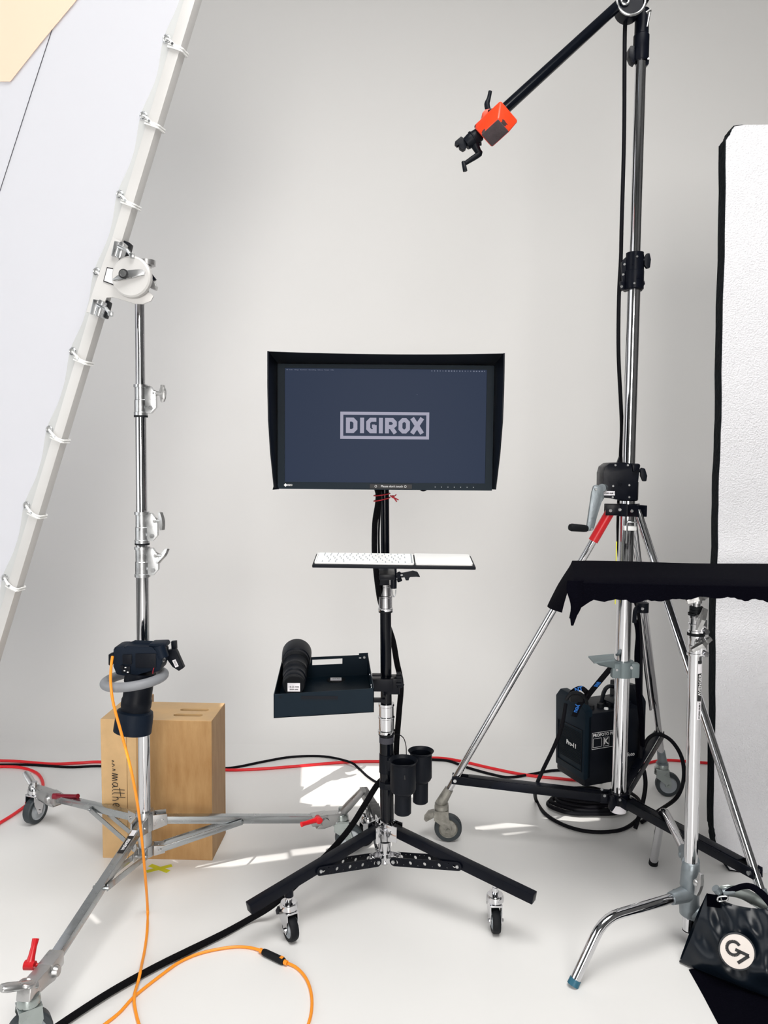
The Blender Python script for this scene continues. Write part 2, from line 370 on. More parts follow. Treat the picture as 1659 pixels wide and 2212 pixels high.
def sleeve_collar(parent, ax, y0, y1, Y, r, side, m_='chrome', knob='alu', wup=None, cap=True, ks=.03, clampdepth=.03, front=0.0):
    """collar with ribs and a squeeze clamp; ax(z) gives the tube axis"""
    z1, z0 = P(ax.px, y0, Y).z, P(ax.px, y1, Y).z; h = z1 - z0; a, b_ = ax(z0), ax(z1); d = (b_ - a).normalized()
    b = MB(); b.lathe([(r, 0), (r + .004, 0), (r + .004, h * .10), (r + .002, h * .11), (r + .002, h * .5), (r + .0005, h * .52), (r + .0005, h * .9), (r + .004, h * .91), (r + .004, h), (r, h)], a, d, 32)
    sd = V(side).normalized(); nn = d.cross(sd)
    c = a + d * h * .5 + sd * (r + clampdepth / 2)
    q = [(-.65, -.47), (-.65, .5), (.0, .5), (.5, .22), (.5, -.27), (.05, -.47)]
    b.prism([c + sd * u * clampdepth * 1.2 + d * v * h * .92 - nn * .010 for u, v in q], nn * .020, .002)
    e = a + d * h * .24 + sd * (r + clampdepth * .55)
    b.lathe([(.0, -.016), (.008, -.016), (.008, .016), (0, .016)], e, nn, 6)
    cl = b.build('collar', m_, parent)
    kd = (sd - Yv * front).normalized()
    wing(cl, a + d * h * .72 + sd * (r + clampdepth * .7), kd, wup or Z, ks, knob)
    if cap: MB().lathe([(r - .001, -.006), (r + .004, -.006), (r + .004, 0), (r - .001, 0)], a, d, 28).build('rubber_ring', 'rubber', cl)
    return cl
class Axis:
    """a nearly upright tube axis through two points"""
    def __init__(s, a, b, px): s.a, s.b, s.px = V(a), V(b), px
    def __call__(s, z): t = (z - s.a.z) / (s.b.z - s.a.z); return s.a + (s.b - s.a) * t
def flat_on(c, x, y): return frame(V(c), x, y)

# ================================================================== ROLLER STAND (left)
YS = 2.50
C1 = V((P(313, 1750, YS).x, YS, 0))
ax1 = Axis(P(313, 1750, YS), P(302, 655, YS - .02), 310)
stand1 = thing('roller_stand', C1, 'tall chrome roller stand with silver low-base legs holding up the white fabric frame', 'light stand')
def seg(parent, ax, Y, y0, y1, r, m_='chrome', name='tube'):
    return MB().tube(ax(P(ax.px, y1, Y).z), ax(P(ax.px, y0, Y).z), r, n=32).build(name, m_, parent)
seg(stand1, ax1, YS, 1205, 1765, .0205); seg(stand1, ax1, YS, 1140, 1215, .0188); seg(stand1, ax1, YS, 870, 1140, .0175); seg(stand1, ax1, YS, 600, 875, .0152)
sleeve_collar(stand1, ax1, 1180, 1245, YS, .021, X, m_='steel', wup=V((.55, 0, .8)), cap=False, front=.5)
sleeve_collar(stand1, ax1, 1105, 1172, YS, .0195, X, m_='steel', wup=V((-.1, 0, 1)), front=.6)
sleeve_collar(stand1, ax1, 832, 898, YS, .0178, X, m_='steel', wup=Z, ks=.028)
# base: hub, three square legs with flat braces, casters, brake pedals and red levers
zh, zl = P(313, 1772, YS).z, P(313, 1835, YS).z
b = MB(); b.lathe([(.021, -.03), (.030, -.03), (.032, -.02), (.032, .02), (.028, .035), (.021, .035)], C1 + Z * zh, Z); b.lathe([(.021, -.018), (.028, -.018), (.028, .018), (.021, .018)], C1 + Z * zl, Z)
b.tube(C1 + Z * zl, C1 + Z * zh, .0225, n=24); hub1 = b.build('hub', 'alu', stand1)
Wc = [V((P(77, 1778, 2.95).x, 2.95, 0)), V((P(736, 1838, 2.73).x, 2.75, 0)), V((P(62, 2140, 1.78).x, 1.78, 0))]
LEND = [P(118, 1722, 2.90), P(692, 1768, 2.72), P(108, 2085, 1.88)]
for i, (w_, le) in enumerate(zip(Wc, LEND)):
    dh = V((le.x - C1.x, le.y - C1.y, 0)).normalized(); sx = V((-dh.y, dh.x, 0)); st = C1 + dh * .035 + Z * zh
    leg = MB().bar(st, le, .026, .026, bevel=.002).build('leg', 'aluleg', stand1)
    b = MB()
    for s in (-1, 1): b.prism([st + sx * s * .016 - dh * .012 + Z * .022, st + sx * s * .016 + dh * .035 + Z * .020, st + sx * s * .016 + dh * .035 - Z * .018, st + sx * s * .016 - dh * .012 - Z * .03], sx * s * .005, .001)
    b.tube(st + dh * .02 - sx * .026, st + dh * .02 + sx * .026, .005, n=8); b.build('leg_bracket', 'alu', hub1); b = MB()
    for s in (-1, 1): b.prism([C1 + dh * .026 + sx * s * .014 + Z * (zl + .016), C1 + dh * .062 + sx * s * .014 + Z * (zl + .012), C1 + dh * .062 + sx * s * .014 + Z * (zl - .014), C1 + dh * .026 + sx * s * .014 + Z * (zl - .018)], sx * s * .005, .001)
    b.tube(C1 + dh * .045 + Z * zl - sx * .026, C1 + dh * .045 + Z * zl + sx * .026, .005, n=8)
    b.build('brace_bracket', 'alu', hub1)
    mid = st + (le - st) * .50; b = MB()
    for s in (-1, 1):
        b.bar(C1 + dh * .045 + Z * zl + sx * s * .020, mid + sx * s * .018 - Z * .004, .003, .020, bevel=.0008)
    b.tube(mid - sx * .024 - Z * .004, mid + sx * .024 - Z * .004, .0055, n=8); b.build('brace', 'aluleg', stand1)
    # cast end bracket
    b = MB(); e = le; top = V((w_.x, w_.y, .118 if i < 2 else .145))
    b.box(e - dh * .005, (.060, .040, .038), dh, sx, .004); b.lathe([(0, -.030), (.014, -.030), (.016, -.022), (.016, .022), (.012, .03), (0, .03)], e + dh * .012 - Z * .006, sx, 20)
    b.prism([e + dh * .02 + sx * .018 + Z * .018, top + dh * .02 + sx * .018 + Z * .030, top + dh * .028 + sx * .018, top - dh * .018 + sx * .018 - Z * .004, e + dh * .01 + sx * .018 - Z * .034, e - dh * .02 + sx * .018 - Z * .03], sx * -.036, .004)
    br = b.build('caster_bracket', 'alu', stand1)
    tt = top + Z * .024
    if i == 0: tip = P(55, 1668, 2.99); 
    elif i == 1: tip = P(785, 1706, 2.70)
    else: tip = P(2, 2135, 1.74)
    dd = (tip - tt).normalized(); sd = dd.cross(Z).normalized(); uu = sd.cross(dd)
    b = MB(); b.path([tt - dd * .02, tt + dd * .05, tip], [.014, .016, .012], n=12, k=4, flat=(1.0 if i == 1 else .6), up=uu)
    b.torus(tt + dd * .004 + uu * .004, uu, .016, .005, n=20, k=8); b.build('foot_pedal', 'alu', br)
    if i == 0: ra, rb = P(122, 1720, 2.87), P(168, 1720, 2.80)
    elif i == 1: ra, rb = P(688, 1770, 2.66), P(651, 1781, 2.62)
    else: ra, rb = P(64, 2085, 1.86), P(77, 2028, 1.90)
    dd = (rb - ra).normalized(); b = MB(); b.path([ra, ra + dd * .02, rb - dd * .018, rb], [.012, .0088, .0075, .009], n=12, k=3)
    b.lathe([(0, -.014), (.011, -.014), (.012, .012), (0, .014)], ra, V((dh.y, -dh.x, .0)) if i else X, 16); b.lathe([(0, 0), (.005, 0), (.005, .02)], ra, (e - ra).normalized(), 10)
    b.build('clamp_lever', 'red' if i else 'darkred', br)
    caster(stand1, top, w_ + V((.030 * (i == 1), 0, 0)), .052, .034, [R(70), R(8), R(215)][i], 'zinc' if i else 'chrome', hub='hub', brake=False)
# tape cross, maker's plate on the front leg
l0 = C1 + V((0, 0, zh)); le = LEND[2]; l0 = l0 + V((le.x - C1.x, le.y - C1.y, 0)).normalized() * .035; dl = (le - l0).normalized(); sx = dl.cross(Z).normalized(); up = sx.cross(dl)
lc = l0 + dl * .120 + up * .0135
pl = MB().box(lc, (.085, .019, .0006), dl, sx).build('maker_plate', 'ink', stand1)
text('plate_text', 'AVENGER', flat_on(lc + up * .0005 - dl * .0, -dl, -sx), .014, 'whiteink', pl, xs=.9, bold=.0004)
MB().box(lc - dl * .058 + up * .0002, (.028, .016, .0006), dl, sx).build('barcode_label', 'whitelabel', stand1)

# ---- clamp head on the stand that carries the frame
YG = 2.335
head = thing('frame_clamp_head', P(282, 598, YG), 'silver bracket with round knuckle disc on top of the roller stand, gripping the frame tube', 'grip head')
b = MB(); b.pxp([(243, 512), (263, 522), (262, 545), (254, 566), (270, 592), (296, 616), (326, 634), (331, 640), (326, 650), (308, 657), (290, 656), (262, 647), (244, 641), (230, 642), (213, 680), (186, 674), (206, 612)], YG, .006, .001)
plate = b.build('bracket_plate', 'whitemetal', head)
dc = P(282, 597, YG - .025); b = MB(); b.lathe([(0, .0), (.055, .0), (.060, .004), (.060, .018), (.056, .022), (.030, .024), (.030, .075), (0, .075)], dc, V((.12, 1, .03)), 48)
b.build('knuckle_disc', 'whitemetal', head)
b = MB(); b.prism([dc - Yv * .012 + X * x_ + Z * z_ for x_, z_ in ((-.052, -.013), (-.040, -.004), (-.015, .012), (.0, .016), (.030, .016), (.040, .018), (.046, .012), (.044, .002), (.030, .0), (.01, -.006), (-.02, -.008), (-.045, -.016))], (0, .010, 0), .002)
b.lathe([(0, 0), (.010, 0), (.010, .012), (0, .012)], dc + V((-.016, -.02, .004)), Yv, 16)
b.build('handle', 'steel', head)
MB().lathe([(.010, 0), (.014, 0), (.014, .006), (.010, .006), (.010, 0)], dc + V((-.016, -.016, .004)), Yv, 24).build('handle_ring', 'ink', head)
b = MB(); b.lathe([(.018, 0), (.022, 0), (.022, .010), (.026, .012), (.026, .020), (.017, .021), (.017, .10), (.010, .10)][::-1], ax1(P(320, 567, YS).z) + X * .012 + Z * .0, -Z, 24)
b.lathe([(0, 0), (.026, 0), (.026, .016), (0, .016)], P(318, 574, YS - .02), Z, 24)
b.pxp([(322, 585), (334, 612), (338, 618), (336, 626), (324, 622), (314, 604)], YS - .03, .02, .002)
b.build('socket', 'alu', head)
b = MB(); b.path([P(322, 588, YS - .04), P(330, 598, YS - .045), P(335, 606, YS - .045)], [.005, .004, .006], n=8, k=3); b.build('pin_lever', 'blk', head)
q = [P(231, 577, YG - .002), P(252, 581, YG - .002), P(252, 619, YG - .002), P(223, 608, YG - .002)]
lab = MB().prism(q, (0, -.0008, 0)).build('name_plate', 'ink', head)
cc = sum(q, V()) / 4
MB().prism([cc + (p - cc) * .86 + V((0, -.0009, 0)) for p in q], (0, -.0004, 0)).build('plate_face', 'whitelabel', lab)
for cy, (cx0, cy0) in enumerate([(262, 538), (216, 664)]):
    b = MB(); b.pxp([(cx0 - 15, cy0 - 18), (cx0 - 3, cy0 - 16), (cx0 - 12, cy0 + 16), (cx0 - 23, cy0 + 14)], YG - .012, .012, .002)
    b.pxp([(cx0 - 2, cy0 - 18), (cx0 + 7, cy0 - 14), (cx0 - 3, cy0 + 20), (cx0 - 12, cy0 + 17)], YG - .016, .05, .003); j = b.build('clamp_jaw', 'steel', head)
    b = MB(); b.pxp([(cx0 + 4, cy0 - 20), (cx0 + 19, cy0 - 14), (cx0 + 10, cy0 + 22), (cx0 - 5, cy0 + 18)], YG + .02, .035, .004); b.build('clamp_block', 'blkplastic', head)
    b = MB(); b.path([P(cx0 - 6, cy0 - 6, YG - .03), P(cx0 + 4, cy0 - 1, YG - .034), P(cx0 + 14, cy0 + 4, YG - .034)], [.006, .005, .005], n=10, k=3)
    b.path([P(cx0 + 12, cy0 + 1, YG - .034), P(cx0 + 24, cy0 + 16, YG - .034)], [.0055, .005], n=10, k=1); b.box(P(cx0 + 23, cy0 + 14, YG - .034), (.014, .014, .014), bevel=.003); b.build('clamp_screw', 'steel', j)

# ================================================================== WHITE FABRIC FRAME
def tubeY(y): return 2.50 - (1425 - y) / 1425 * .22
def tp(y, dx=0): return P(432 - 432 * (y / 1425) - 15 + dx, y, tubeY(y) + .02)
T0, T1 = tp(1600), tp(-260); TD = (T1 - T0).normalized()
UL = V((-.96, .22, 0)); UL = (UL - TD * UL.dot(TD)).normalized(); NF = TD.cross(UL).normalized()
if NF.y > 0: NF = -NF
scrim = thing('diffusion_frame', T0, 'large leaning square frame of silver tube laced with glowing white diffusion fabric', 'diffusion frame')
def fp(a, s): return T0 + TD * a + UL * s
Lf = (T1 - T0).length; WFR = 1.9
MB().bar(T0, T1, .034, .034, NF, .002).build('frame_tube', 'whitemetal', scrim)
MB().bar(fp(0, WFR), fp(Lf, WFR), .034, .034, NF, .002).build('frame_tube', 'whitemetal', scrim)
MB().bar(fp(Lf, 0), fp(Lf, WFR), .034, .034, NF, .002).build('frame_tube', 'whitemetal', scrim)
MB().bar(fp(0, 0), fp(0, WFR), .034, .034, NF, .002).build('frame_tube', 'whitemetal', scrim)
ties = [98, 263, 432, 597, 768, 935, 1098, 1254]
def ah(y): return (tp(y) - T0).dot(TD)
tie_a = [ah(y) for y in ties]
def edge_s(a):                                   # the hem is pulled out at every tie and sags between them
    return .013
def hem_w(a):
    best = min(1, min(abs(a - t) for t in tie_a) / .11); return .033 - .013 * best * best * (3 - 2 * best)
ns = 150
MB().grid(lambda u, v: fp(.06 + u * (Lf - .12), edge_s(0) + v * hem_w(.06 + u * (Lf - .12))) + NF * .012, ns, 1).build('hem', 'hem', scrim)
MB().grid(lambda u, v: fp(.06 + u * (Lf - .12), edge_s(0) + hem_w(.06 + u * (Lf - .12)) * (1 - v) + v * (WFR - .06)) + NF * .012, ns, 20).build('fabric', 'silk', scrim)
for i, a in enumerate(tie_a):
    e = fp(a, .036) + NF * .014
    b = MB(); b.path([e, e - UL * .020 + NF * .012 - TD * .004, fp(a - .014, 0) + NF * .022, fp(a - .020, -.022) + NF * .018], [.0035, .004, .0055, .005], n=8, k=4, flat=.6)
    loop_ = [fp(a - .02, sx_) + NF * z_ for sx_, z_ in ((-.020, .020), (.020, .020), (.022, -.0), (.020, -.022), (-.020, -.022), (-.023, 0))]
    b.path(loop_, .003, n=6, k=3, closed=True); b.path([p + TD * .007 for p in loop_], .003, n=6, k=3, closed=True)
    t_ = b.build('tie', 'white', scrim)
    MB().torus(e, NF, .010, .0025, n=20, k=6).build('eyelet', 'steel', t_)
    MB().lathe([(0, 0), (.004, 0), (.004, .004), (0, .004)], fp(a - .012, .004) + NF * .025, NF, 10).build('stud', 'steel', t_)
# the seam line, and a made-up peach patch that paints warm light on the fabric
def onfab(px, py, off=.012):
    d = ray(px, py); t = ((T0 + NF * off) - CAM).dot(NF) / d.dot(NF); return CAM + d * t
MB().path([onfab(137, -12, .014), onfab(66, 206, .014), onfab(-14, 455, .014)], .0011, n=5, k=1).build('seam', 'gtape', scrim)
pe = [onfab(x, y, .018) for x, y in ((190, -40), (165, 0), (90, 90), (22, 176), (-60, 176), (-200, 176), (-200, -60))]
MB().prism(pe, -NF * .0012).build('warm_light_patch', 'peach', scrim, smooth=False, label='peach patch painting warm light onto the white fabric')
# ================================================================== MONITOR STAND (centre)
YM = 2.45
CM = V((.012, YM, 0))
axm = Axis(P(836, 1760, YM), P(831, 1060, YM), 834)
mst = thing('monitor_stand', CM, 'black rolling stand on three square legs with perforated braces, carrying the monitor', 'equipment stand')
seg(mst, axm, YM, 1560, 1770, .0225, 'blksatin', 'pole'); seg(mst, axm, YM, 1290, 1540, .0180, 'blksatin', 'pole'); seg(mst, axm, YM, 1010, 1290, .0140, 'blksatin', 'pole')
def ribbed(parent, ax, Y, y0, y1, r, m_='chrome'):
    z1, z0 = P(ax.px, y0, Y).z, P(ax.px, y1, Y).z; a = ax(z0); d = (ax(z1) - a).normalized(); h = z1 - z0; b = MB()
    b.lathe([(r - .004, 0), (r + .0015, 0), (r + .0028, h * .03), (r + .0028, h * .10), (r, h * .12), (r, h * .50), (r + .002, h * .52), (r + .002, h * .56), (r - .001, h * .58), (r - .001, h * .90), (r + .001, h * .92), (r + .001, h), (r - .004, h)], a, d, 36)
    b.lathe([(0, 0), (.004, 0), (.004, .002), (0, .002)], a + d * h * .06 - Yv * (r + .001), -Yv, 8)
    c = b.build('collar', m_, parent)
    MB().lathe([(r - .006, -.005), (r + .001, -.005), (r + .001, 0), (r - .006, 0)], a, d, 28).build('rubber_ring', 'rubber', c); return c
ribbed(mst, axm, YM, 1262, 1319, .0215); ribbed(mst, axm, YM, 1519, 1583, .0250)
for y0, y1, r, mm_ in ((1590, 1603, .0240, 'gtape'), (1628, 1667, .0250, 'blkplastic'), (1686, 1700, .0250, 'blkplastic')):
    z1, z0 = P(834, y0, YM).z, P(834, y1, YM).z; MB().lathe([(.02, 0), (r, 0), (r, z1 - z0), (.02, z1 - z0)], axm(z0), Z, 30).build('strap_band', mm_, mst)
# hub
zt, zs = P(834, 1790, YM).z, P(834, 1848, YM).z
b = MB(); b.lathe([(.0, zs - .03), (.012, zs - .028), (.020, zs - .018), (.014, zs - .012), (.020, zs - .008), (.020, zs + .02), (.021, zs + .024), (.0215, zt - .02), (.024, zt - .018), (.024, zt + .02), (.0, zt + .022)], CM, Z, 32)
hubm = b.build('hub', 'chrome', mst)
MB().lathe([(.020, 0), (.0235, 0), (.0235, .004), (.020, .004)], CM + Z * ((zt + zs) / 2 + .006), Z, 24).build('rubber_ring', 'rubber', hubm)
GF = [F(624, 2026), F(1068, 2008), V((-.050, 2.80, 0))]
GF[0].z = GF[1].z = 0
for i, g in enumerate(GF):
    dh = V((g.x - CM.x, g.y - CM.y, 0)).normalized(); sx = V((-dh.y, dh.x, 0)); L = (V((g.x, g.y, 0)) - CM).length
    st = CM + dh * .030 + Z * (zt + .004)
    if i == 0: en = P(537, 1962, 2.150)
    elif i == 1: en = P(1155, 1940, 2.175)
    else: en = V((CM.x, CM.y, 0)) + dh * (L + .12) + Z * .155
    dv = (en - st).normalized()
    leg = MB().bar(st, en, .030, .030, bevel=.003).build('leg', 'blk', mst)
    b = MB()
    for s in (-1, 1): b.prism([st + sx * s * .020 - dh * .026 + Z * .026, st + sx * s * .020 + dh * .024 + Z * .020, st + sx * s * .020 + dh * .024 - Z * .030, st + sx * s * .020 - dh * .026 - Z * .034], sx * s * .004, .001)
    b.tube(st - sx * .027, st + sx * .027, .0055, n=10)
    b.build('leg_bracket', 'chrome', hubm); b = MB(); b.tube(CM + dh * .040 - sx * .018 + Z * zs, CM + dh * .040 + sx * .018 + Z * zs, .004, n=8)
    for s in (-1, 1): b.prism([CM + dh * .012 + sx * s * .013 + Z * (zs + .012), CM + dh * .052 + sx * s * .013 + Z * (zs + .014), CM + dh * .052 + sx * s * .013 + Z * (zs - .014), CM + dh * .012 + sx * s * .013 + Z * (zs - .016)], sx * s * .003, .001)
    b.build('brace_bracket', 'chrome', hubm)
    # a pair of perforated brace plates
    p0 = CM + dh * .040 + Z * (zs - .002); t = (.52 if i < 2 else .5); p1 = st + (en - st) * t * .95 - Z * .006
    bx = (p1 - p0).normalized(); bz = sx.cross(bx) if i != 9 else Z
    if bz.z < 0: bz = -bz
    Lb = (p1 - p0).length + .028; hb = .0140
    for s in (-1, 1):
        bm = bmesh.new(); edges = []; o_ = p0 - bx * .012 + sx * s * .0185
        def lp(pts):
            vs = [bm.verts.new(o_ + bx * a + bz * c) for a, c in pts]
            for k_ in range(len(vs)): edges.append(bm.edges.new((vs[k_], vs[(k_ + 1) % len(vs)])))
        lp([(hb + hb * math.cos(a), hb * math.sin(a)) for a in [R(90 + 22.5 * j) for j in range(9)]] + [(Lb - hb + hb * math.cos(a), hb * math.sin(a)) for a in [R(-90 + 22.5 * j) for j in range(9)]])
        nb = 5
        for k_ in range(nb):
            a = .026 + (Lb - .052) * k_ / (nb - 1)
            lp([(a + .0058 * math.cos(R(45 * j)), .0058 * math.sin(R(45 * j))) for j in range(8)])
            if k_ < nb - 1:
                w_ = (Lb - .052) / (nb - 1)
                for fx, fy in ((.34, .007), (.5, -.007), (.67, .008)):
                    lp([(a + w_ * fx + .0018 * math.cos(R(60 * j)), fy + .0018 * math.sin(R(60 * j))) for j in range(6)])
        bmesh.ops.triangle_fill(bm, use_beauty=True, use_dissolve=False, edges=edges)
        ret = bmesh.ops.extrude_face_region(bm, geom=list(bm.faces)); vs = [v for v in ret['geom'] if isinstance(v, bmesh.types.BMVert)]
        for v in vs: v.co += sx * s * .0025
        mb = MB(); mb.bm = bm; pl = mb.build('brace', 'blk', mst, smooth=False)
        MB().lathe([(0, 0), (.006, 0), (.005, .004), (0, .004)], o_ + sx * s * .002 + bx * (Lb - hb), sx * s, 10).build('bolt', 'steel', pl)
        MB().lathe([(0, 0), (.007, 0), (.006, .004), (0, .004)], o_ + sx * s * .002 + bx * hb, sx * s, 10).build('bolt', 'steel', pl)
    tq = (V((g.x, g.y, 0)) - V((st.x, st.y, 0))).length / V((en.x - st.x, en.y - st.y, 0)).length
    top = st + (en - st) * tq - Z * .012
    MB().lathe([(.014, -.026), (.013, 0)][::1] + [(0, 0)], V((g.x, g.y, top.z)), Z, 16).build('caster_socket', 'blk', leg)
    yaw = [R(-58), R(-88), R(205)][i]
    caster(mst, V((g.x, g.y, top.z - .02)), V((g.x, g.y, 0)) + V((math.cos(yaw), math.sin(yaw), 0)) * .012, .0375, .024, yaw, 'chrome', 'rubber', 'hub', True, 'blkplastic')

# ================================================================== MONITOR
YSc = 2.30
s0, s1 = P(617, 799, YSc), P(1048, 1041, YSc); sw = .597; sh = .336; scn = P(832.5, 920.5, YSc)
mon = thing('monitor', V((scn.x, YSc + .06, scn.z - .20)), 'black desktop monitor with anti-glare hood showing a framed white wordmark on dark blue', 'monitor')
sx_, sz_ = X, V((0, 0, 1)); xr = V((1, 0, .0))
def mp_(x, z, y=0.0): return V((scn.x + x, YSc + y, scn.z + z))
bw, bb, bt = .021, .021, .012                # bezel: sides, bottom, top
hx, z0_, z1_ = sw / 2 + bw, -sh / 2 - bb, sh / 2 + bt
b = MB(); b.box(mp_(0, (z0_ + z1_) / 2, .034), (hx * 2, .060, z1_ - z0_), bevel=.003); b.box(mp_(0, 0, .078), (.40, .04, .26), bevel=.01); b.build('housing', 'blkplastic', mon)
b = MB()
for c_, s_ in (((-(sw / 2 + bw / 2), (z0_ + z1_) / 2), (bw, z1_ - z0_)), ((sw / 2 + bw / 2, (z0_ + z1_) / 2), (bw, z1_ - z0_)), ((0, -sh / 2 - bb / 2), (sw, bb)), ((0, sh / 2 + bt / 2), (sw, bt))):
    b.box(mp_(c_[0], c_[1], -.001), (s_[0], .012, s_[1]))
bez = b.build('bezel', 'box', mon, smooth=False)
scr = MB().box(mp_(0, 0, .0005), (sw, .004, sh)).build('screen', 'screen', mon, smooth=False)
ym = -.0018
def q4(bld, x0, z0, x1, z1, y=ym): bld.face([mp_(x0, z0, y), mp_(x1, z0, y), mp_(x1, z1, y), mp_(x0, z1, y)])
# the wordmark in its rectangle, drawn with chamfered strokes
LX0, LX1, LZ0, LZ1 = -.1340, .1300, -.0385, .0415
b = MB(); t_ = .0088
q4(b, LX0, LZ0, LX1, LZ0 + t_); q4(b, LX0, LZ1 - t_, LX1, LZ1); q4(b, LX0, LZ0 + t_, LX0 + t_, LZ1 - t_); q4(b, LX1 - t_, LZ0 + t_, LX1, LZ1 - t_)
lz0, lz1 = LZ0 + .0172, LZ1 - .0172; H_ = lz1 - lz0
def stroke(bld, pts, w, closed=False, y=ym):
    n = len(pts); L_, R_ = [], []
    for i, p in enumerate(pts):
        p = V((*p, 0)); a = V((*pts[i - 1], 0)) if (i or closed) else None; c = V((*pts[(i + 1) % n], 0)) if (i < n - 1 or closed) else None
        d1 = (p - a).normalized() if a else None; d2 = (c - p).normalized() if c else None
        if d1 is None: nn = V((-d2.y, d2.x, 0)); k = 1
        elif d2 is None: nn = V((-d1.y, d1.x, 0)); k = 1
        else:
            n1, n2 = V((-d1.y, d1.x, 0)), V((-d2.y, d2.x, 0)); nn = (n1 + n2).normalized(); k = 1 / max(.4, nn.dot(n1))
        L_.append(p + nn * w / 2 * k); R_.append(p - nn * w / 2 * k)
    for i in range(n if closed else n - 1):
        j = (i + 1) % n; bld.face([mp_(q_.x, q_.y, y) for q_ in (L_[i], L_[j], R_[j], R_[i])])
def glyph(bld, ch, x, w):
    s = .0118; a, c, lo, hi = x + s / 2, x + w - s / 2, lz0 + s / 2, lz1 - s / 2; k = .0075; ce = (lz0 + lz1) / 2
    if ch == 'I': stroke(bld, [(x + s / 2, lz0), (x + s / 2, lz1)], s)
    if ch == 'D': stroke(bld, [(a, lo), (a, hi), (c - k, hi), (c, hi - k), (c, lo + k), (c - k, lo)], s, True)
    if ch == 'O': stroke(bld, [(a, lo + k), (a, hi - k), (a + k, hi), (c - k, hi), (c, hi - k), (c, lo + k), (c - k, lo), (a + k, lo)], s, True)
    if ch == 'G': stroke(bld, [(c + s / 2 - .002, hi), (a + k, hi), (a, hi - k), (a, lo + k), (a + k, lo), (c - .001, lo), (c - .001, ce + .001)], s); stroke(bld, [(c, ce - .002), (c - .009, ce - .002)], s * .8)
    if ch == 'R': stroke(bld, [(a, lz0), (a, hi), (c - k, hi), (c, hi - k), (c, ce + .002), (c - k, ce - .004), (a, ce - .004)], s); stroke(bld, [(c - .010, ce - .006), (c + .002, lz0)], s)
    if ch == 'X': stroke(bld, [(a - .001, lz0), (c + .001, lz1)], s * 1.08); stroke(bld, [(a - .001, lz1), (c + .001, lz0)], s * 1.08)
for ch, x, w in (('D', -.1172, .0340), ('I', -.0752, .012), ('G', -.0570, .0320), ('I', -.0193, .012), ('R', -.0012, .0350), ('O', .0388, .0340), ('X', .0742, .0400)): glyph(b, ch, x, w)
b.build('screen_logo', 'screenlogo', scr, smooth=False)
mt_ = lambda x, z, y=ym: frame(mp_(x, z, y), X, Z)
text('screen_menu', 'Finder   Ablage   Bearbeiten   Darstellung   Gehe zu   Fenster   Hilfe', mt_(-.287, sh / 2 - .0045), .0048, 'screendim', scr, ext=0, align='LEFT')
b = MB()
for i in range(20):
    x = .135 + i * .0082; w = random.uniform(.0015, .0045); q4(b, x, sh / 2 - .006, x + w, sh / 2 - .003)
q4(b, -.2935, sh / 2 - .006, -.2905, sh / 2 - .003); q4(b, .0925, .0925, .0935, .0950)
b.build('screen_icons', 'screendim', scr, smooth=False)
b = MB(); b.box(mp_(.018, z0_ + .0100, -.0078), (.125, .002, .013)); stk = b.build('notice_label', 'ink', mon, smooth=False)
text('notice_text', "Please don't touch", mt_(.021, z0_ + .0102, -.0092), .0088, 'whiteink', stk)
b = MB()
for x in (-.027, .061): b.path([mp_(x + .0032 * math.cos(a), z0_ + .0102 + .0032 * math.sin(a), -.0092) for a in [R(45 * j) for j in range(8)]], .0005, n=4, k=1, closed=True)
b.build('notice_icons', 'whiteink', stk)
b = MB(); cx_, cz_ = -.2960, z0_ + .0115
b.prism([mp_(cx_ - .0052, cz_, -.0076), mp_(cx_, cz_ - .0052, -.0076), mp_(cx_ + .0052, cz_, -.0076), mp_(cx_, cz_ + .0052, -.0076)], (0, -.0004, 0)); lg = b.build('maker_logo', 'white', mon, smooth=False)
text('maker_name', 'EIZO', mt_(cx_ + .013, cz_, -.0076), .0068, 'whiteink', lg, bold=.0002)
b = MB()
for i in range(7): b.box(mp_(.150 + i * .0190, z0_ + .0095, -.0075), (.0022, .001, .0022))
b.build('touch_buttons', 'hub', mon, smooth=False)
# hood: top and two side shades
HD = .160; ho = hx + .006
b = MB()
def hoodtop(u, v):
    x = -ho + u * 2 * ho; return mp_(x * (1 + .004 * v), z1_ + .001 + .014 * v - .005 * v * (1 - (2 * u - 1) ** 2), .06 - v * (HD + .06))
b.grid(hoodtop, 16, 4)
ret = bmesh.ops.solidify(b.bm, geom=list(b.bm.faces), thickness=.004); hood = b.build('hood', 'blkplastic', mon)
for s in (-1, 1):
    pr = [(.05, z1_ + .003), (-HD * .5, z1_ + .009), (-HD, z1_ + .016), (-HD, z1_ - .08), (-HD * .94, z1_ - .17), (-HD * .72, z1_ - .26), (-HD * .30, z0_ + .005), (.05, z0_ + .002)]
    MB().prism([mp_(s * (ho * (1 + .004 * -a / HD)), z_, a) for a, z_ in pr], (-s * .004, 0, 0), .0008).build('hood_side', 'blkplastic', mon)
MB().prism([mp_(-ho, z0_ + .03, -.012), mp_(-ho - .006, z0_ - .002, -.03), mp_(-ho + .010, z0_ - .001, -.008)], (0, .004, 0)).build('hood_tab', 'blkplastic', mon)
b = MB(); b.box(V((axm(scn.z - .1).x, YM - .035, scn.z - .05)), (.10, .05, .10), bevel=.004); b.box(V((axm(scn.z - .1).x, YM, scn.z - .06)), (.05, .05, .07), bevel=.004); b.build('mount_bracket', 'blk', mon)
tag(MB().path([P(905, 1048, 2.33), P(909, 1057, 2.33), P(916, 1059, 2.33), P(924, 1054, 2.33), P(928, 1046, 2.33)], .0035, n=8).build('monitor_cable', 'blkcable', mon), 'loop of black cable under the bezel')
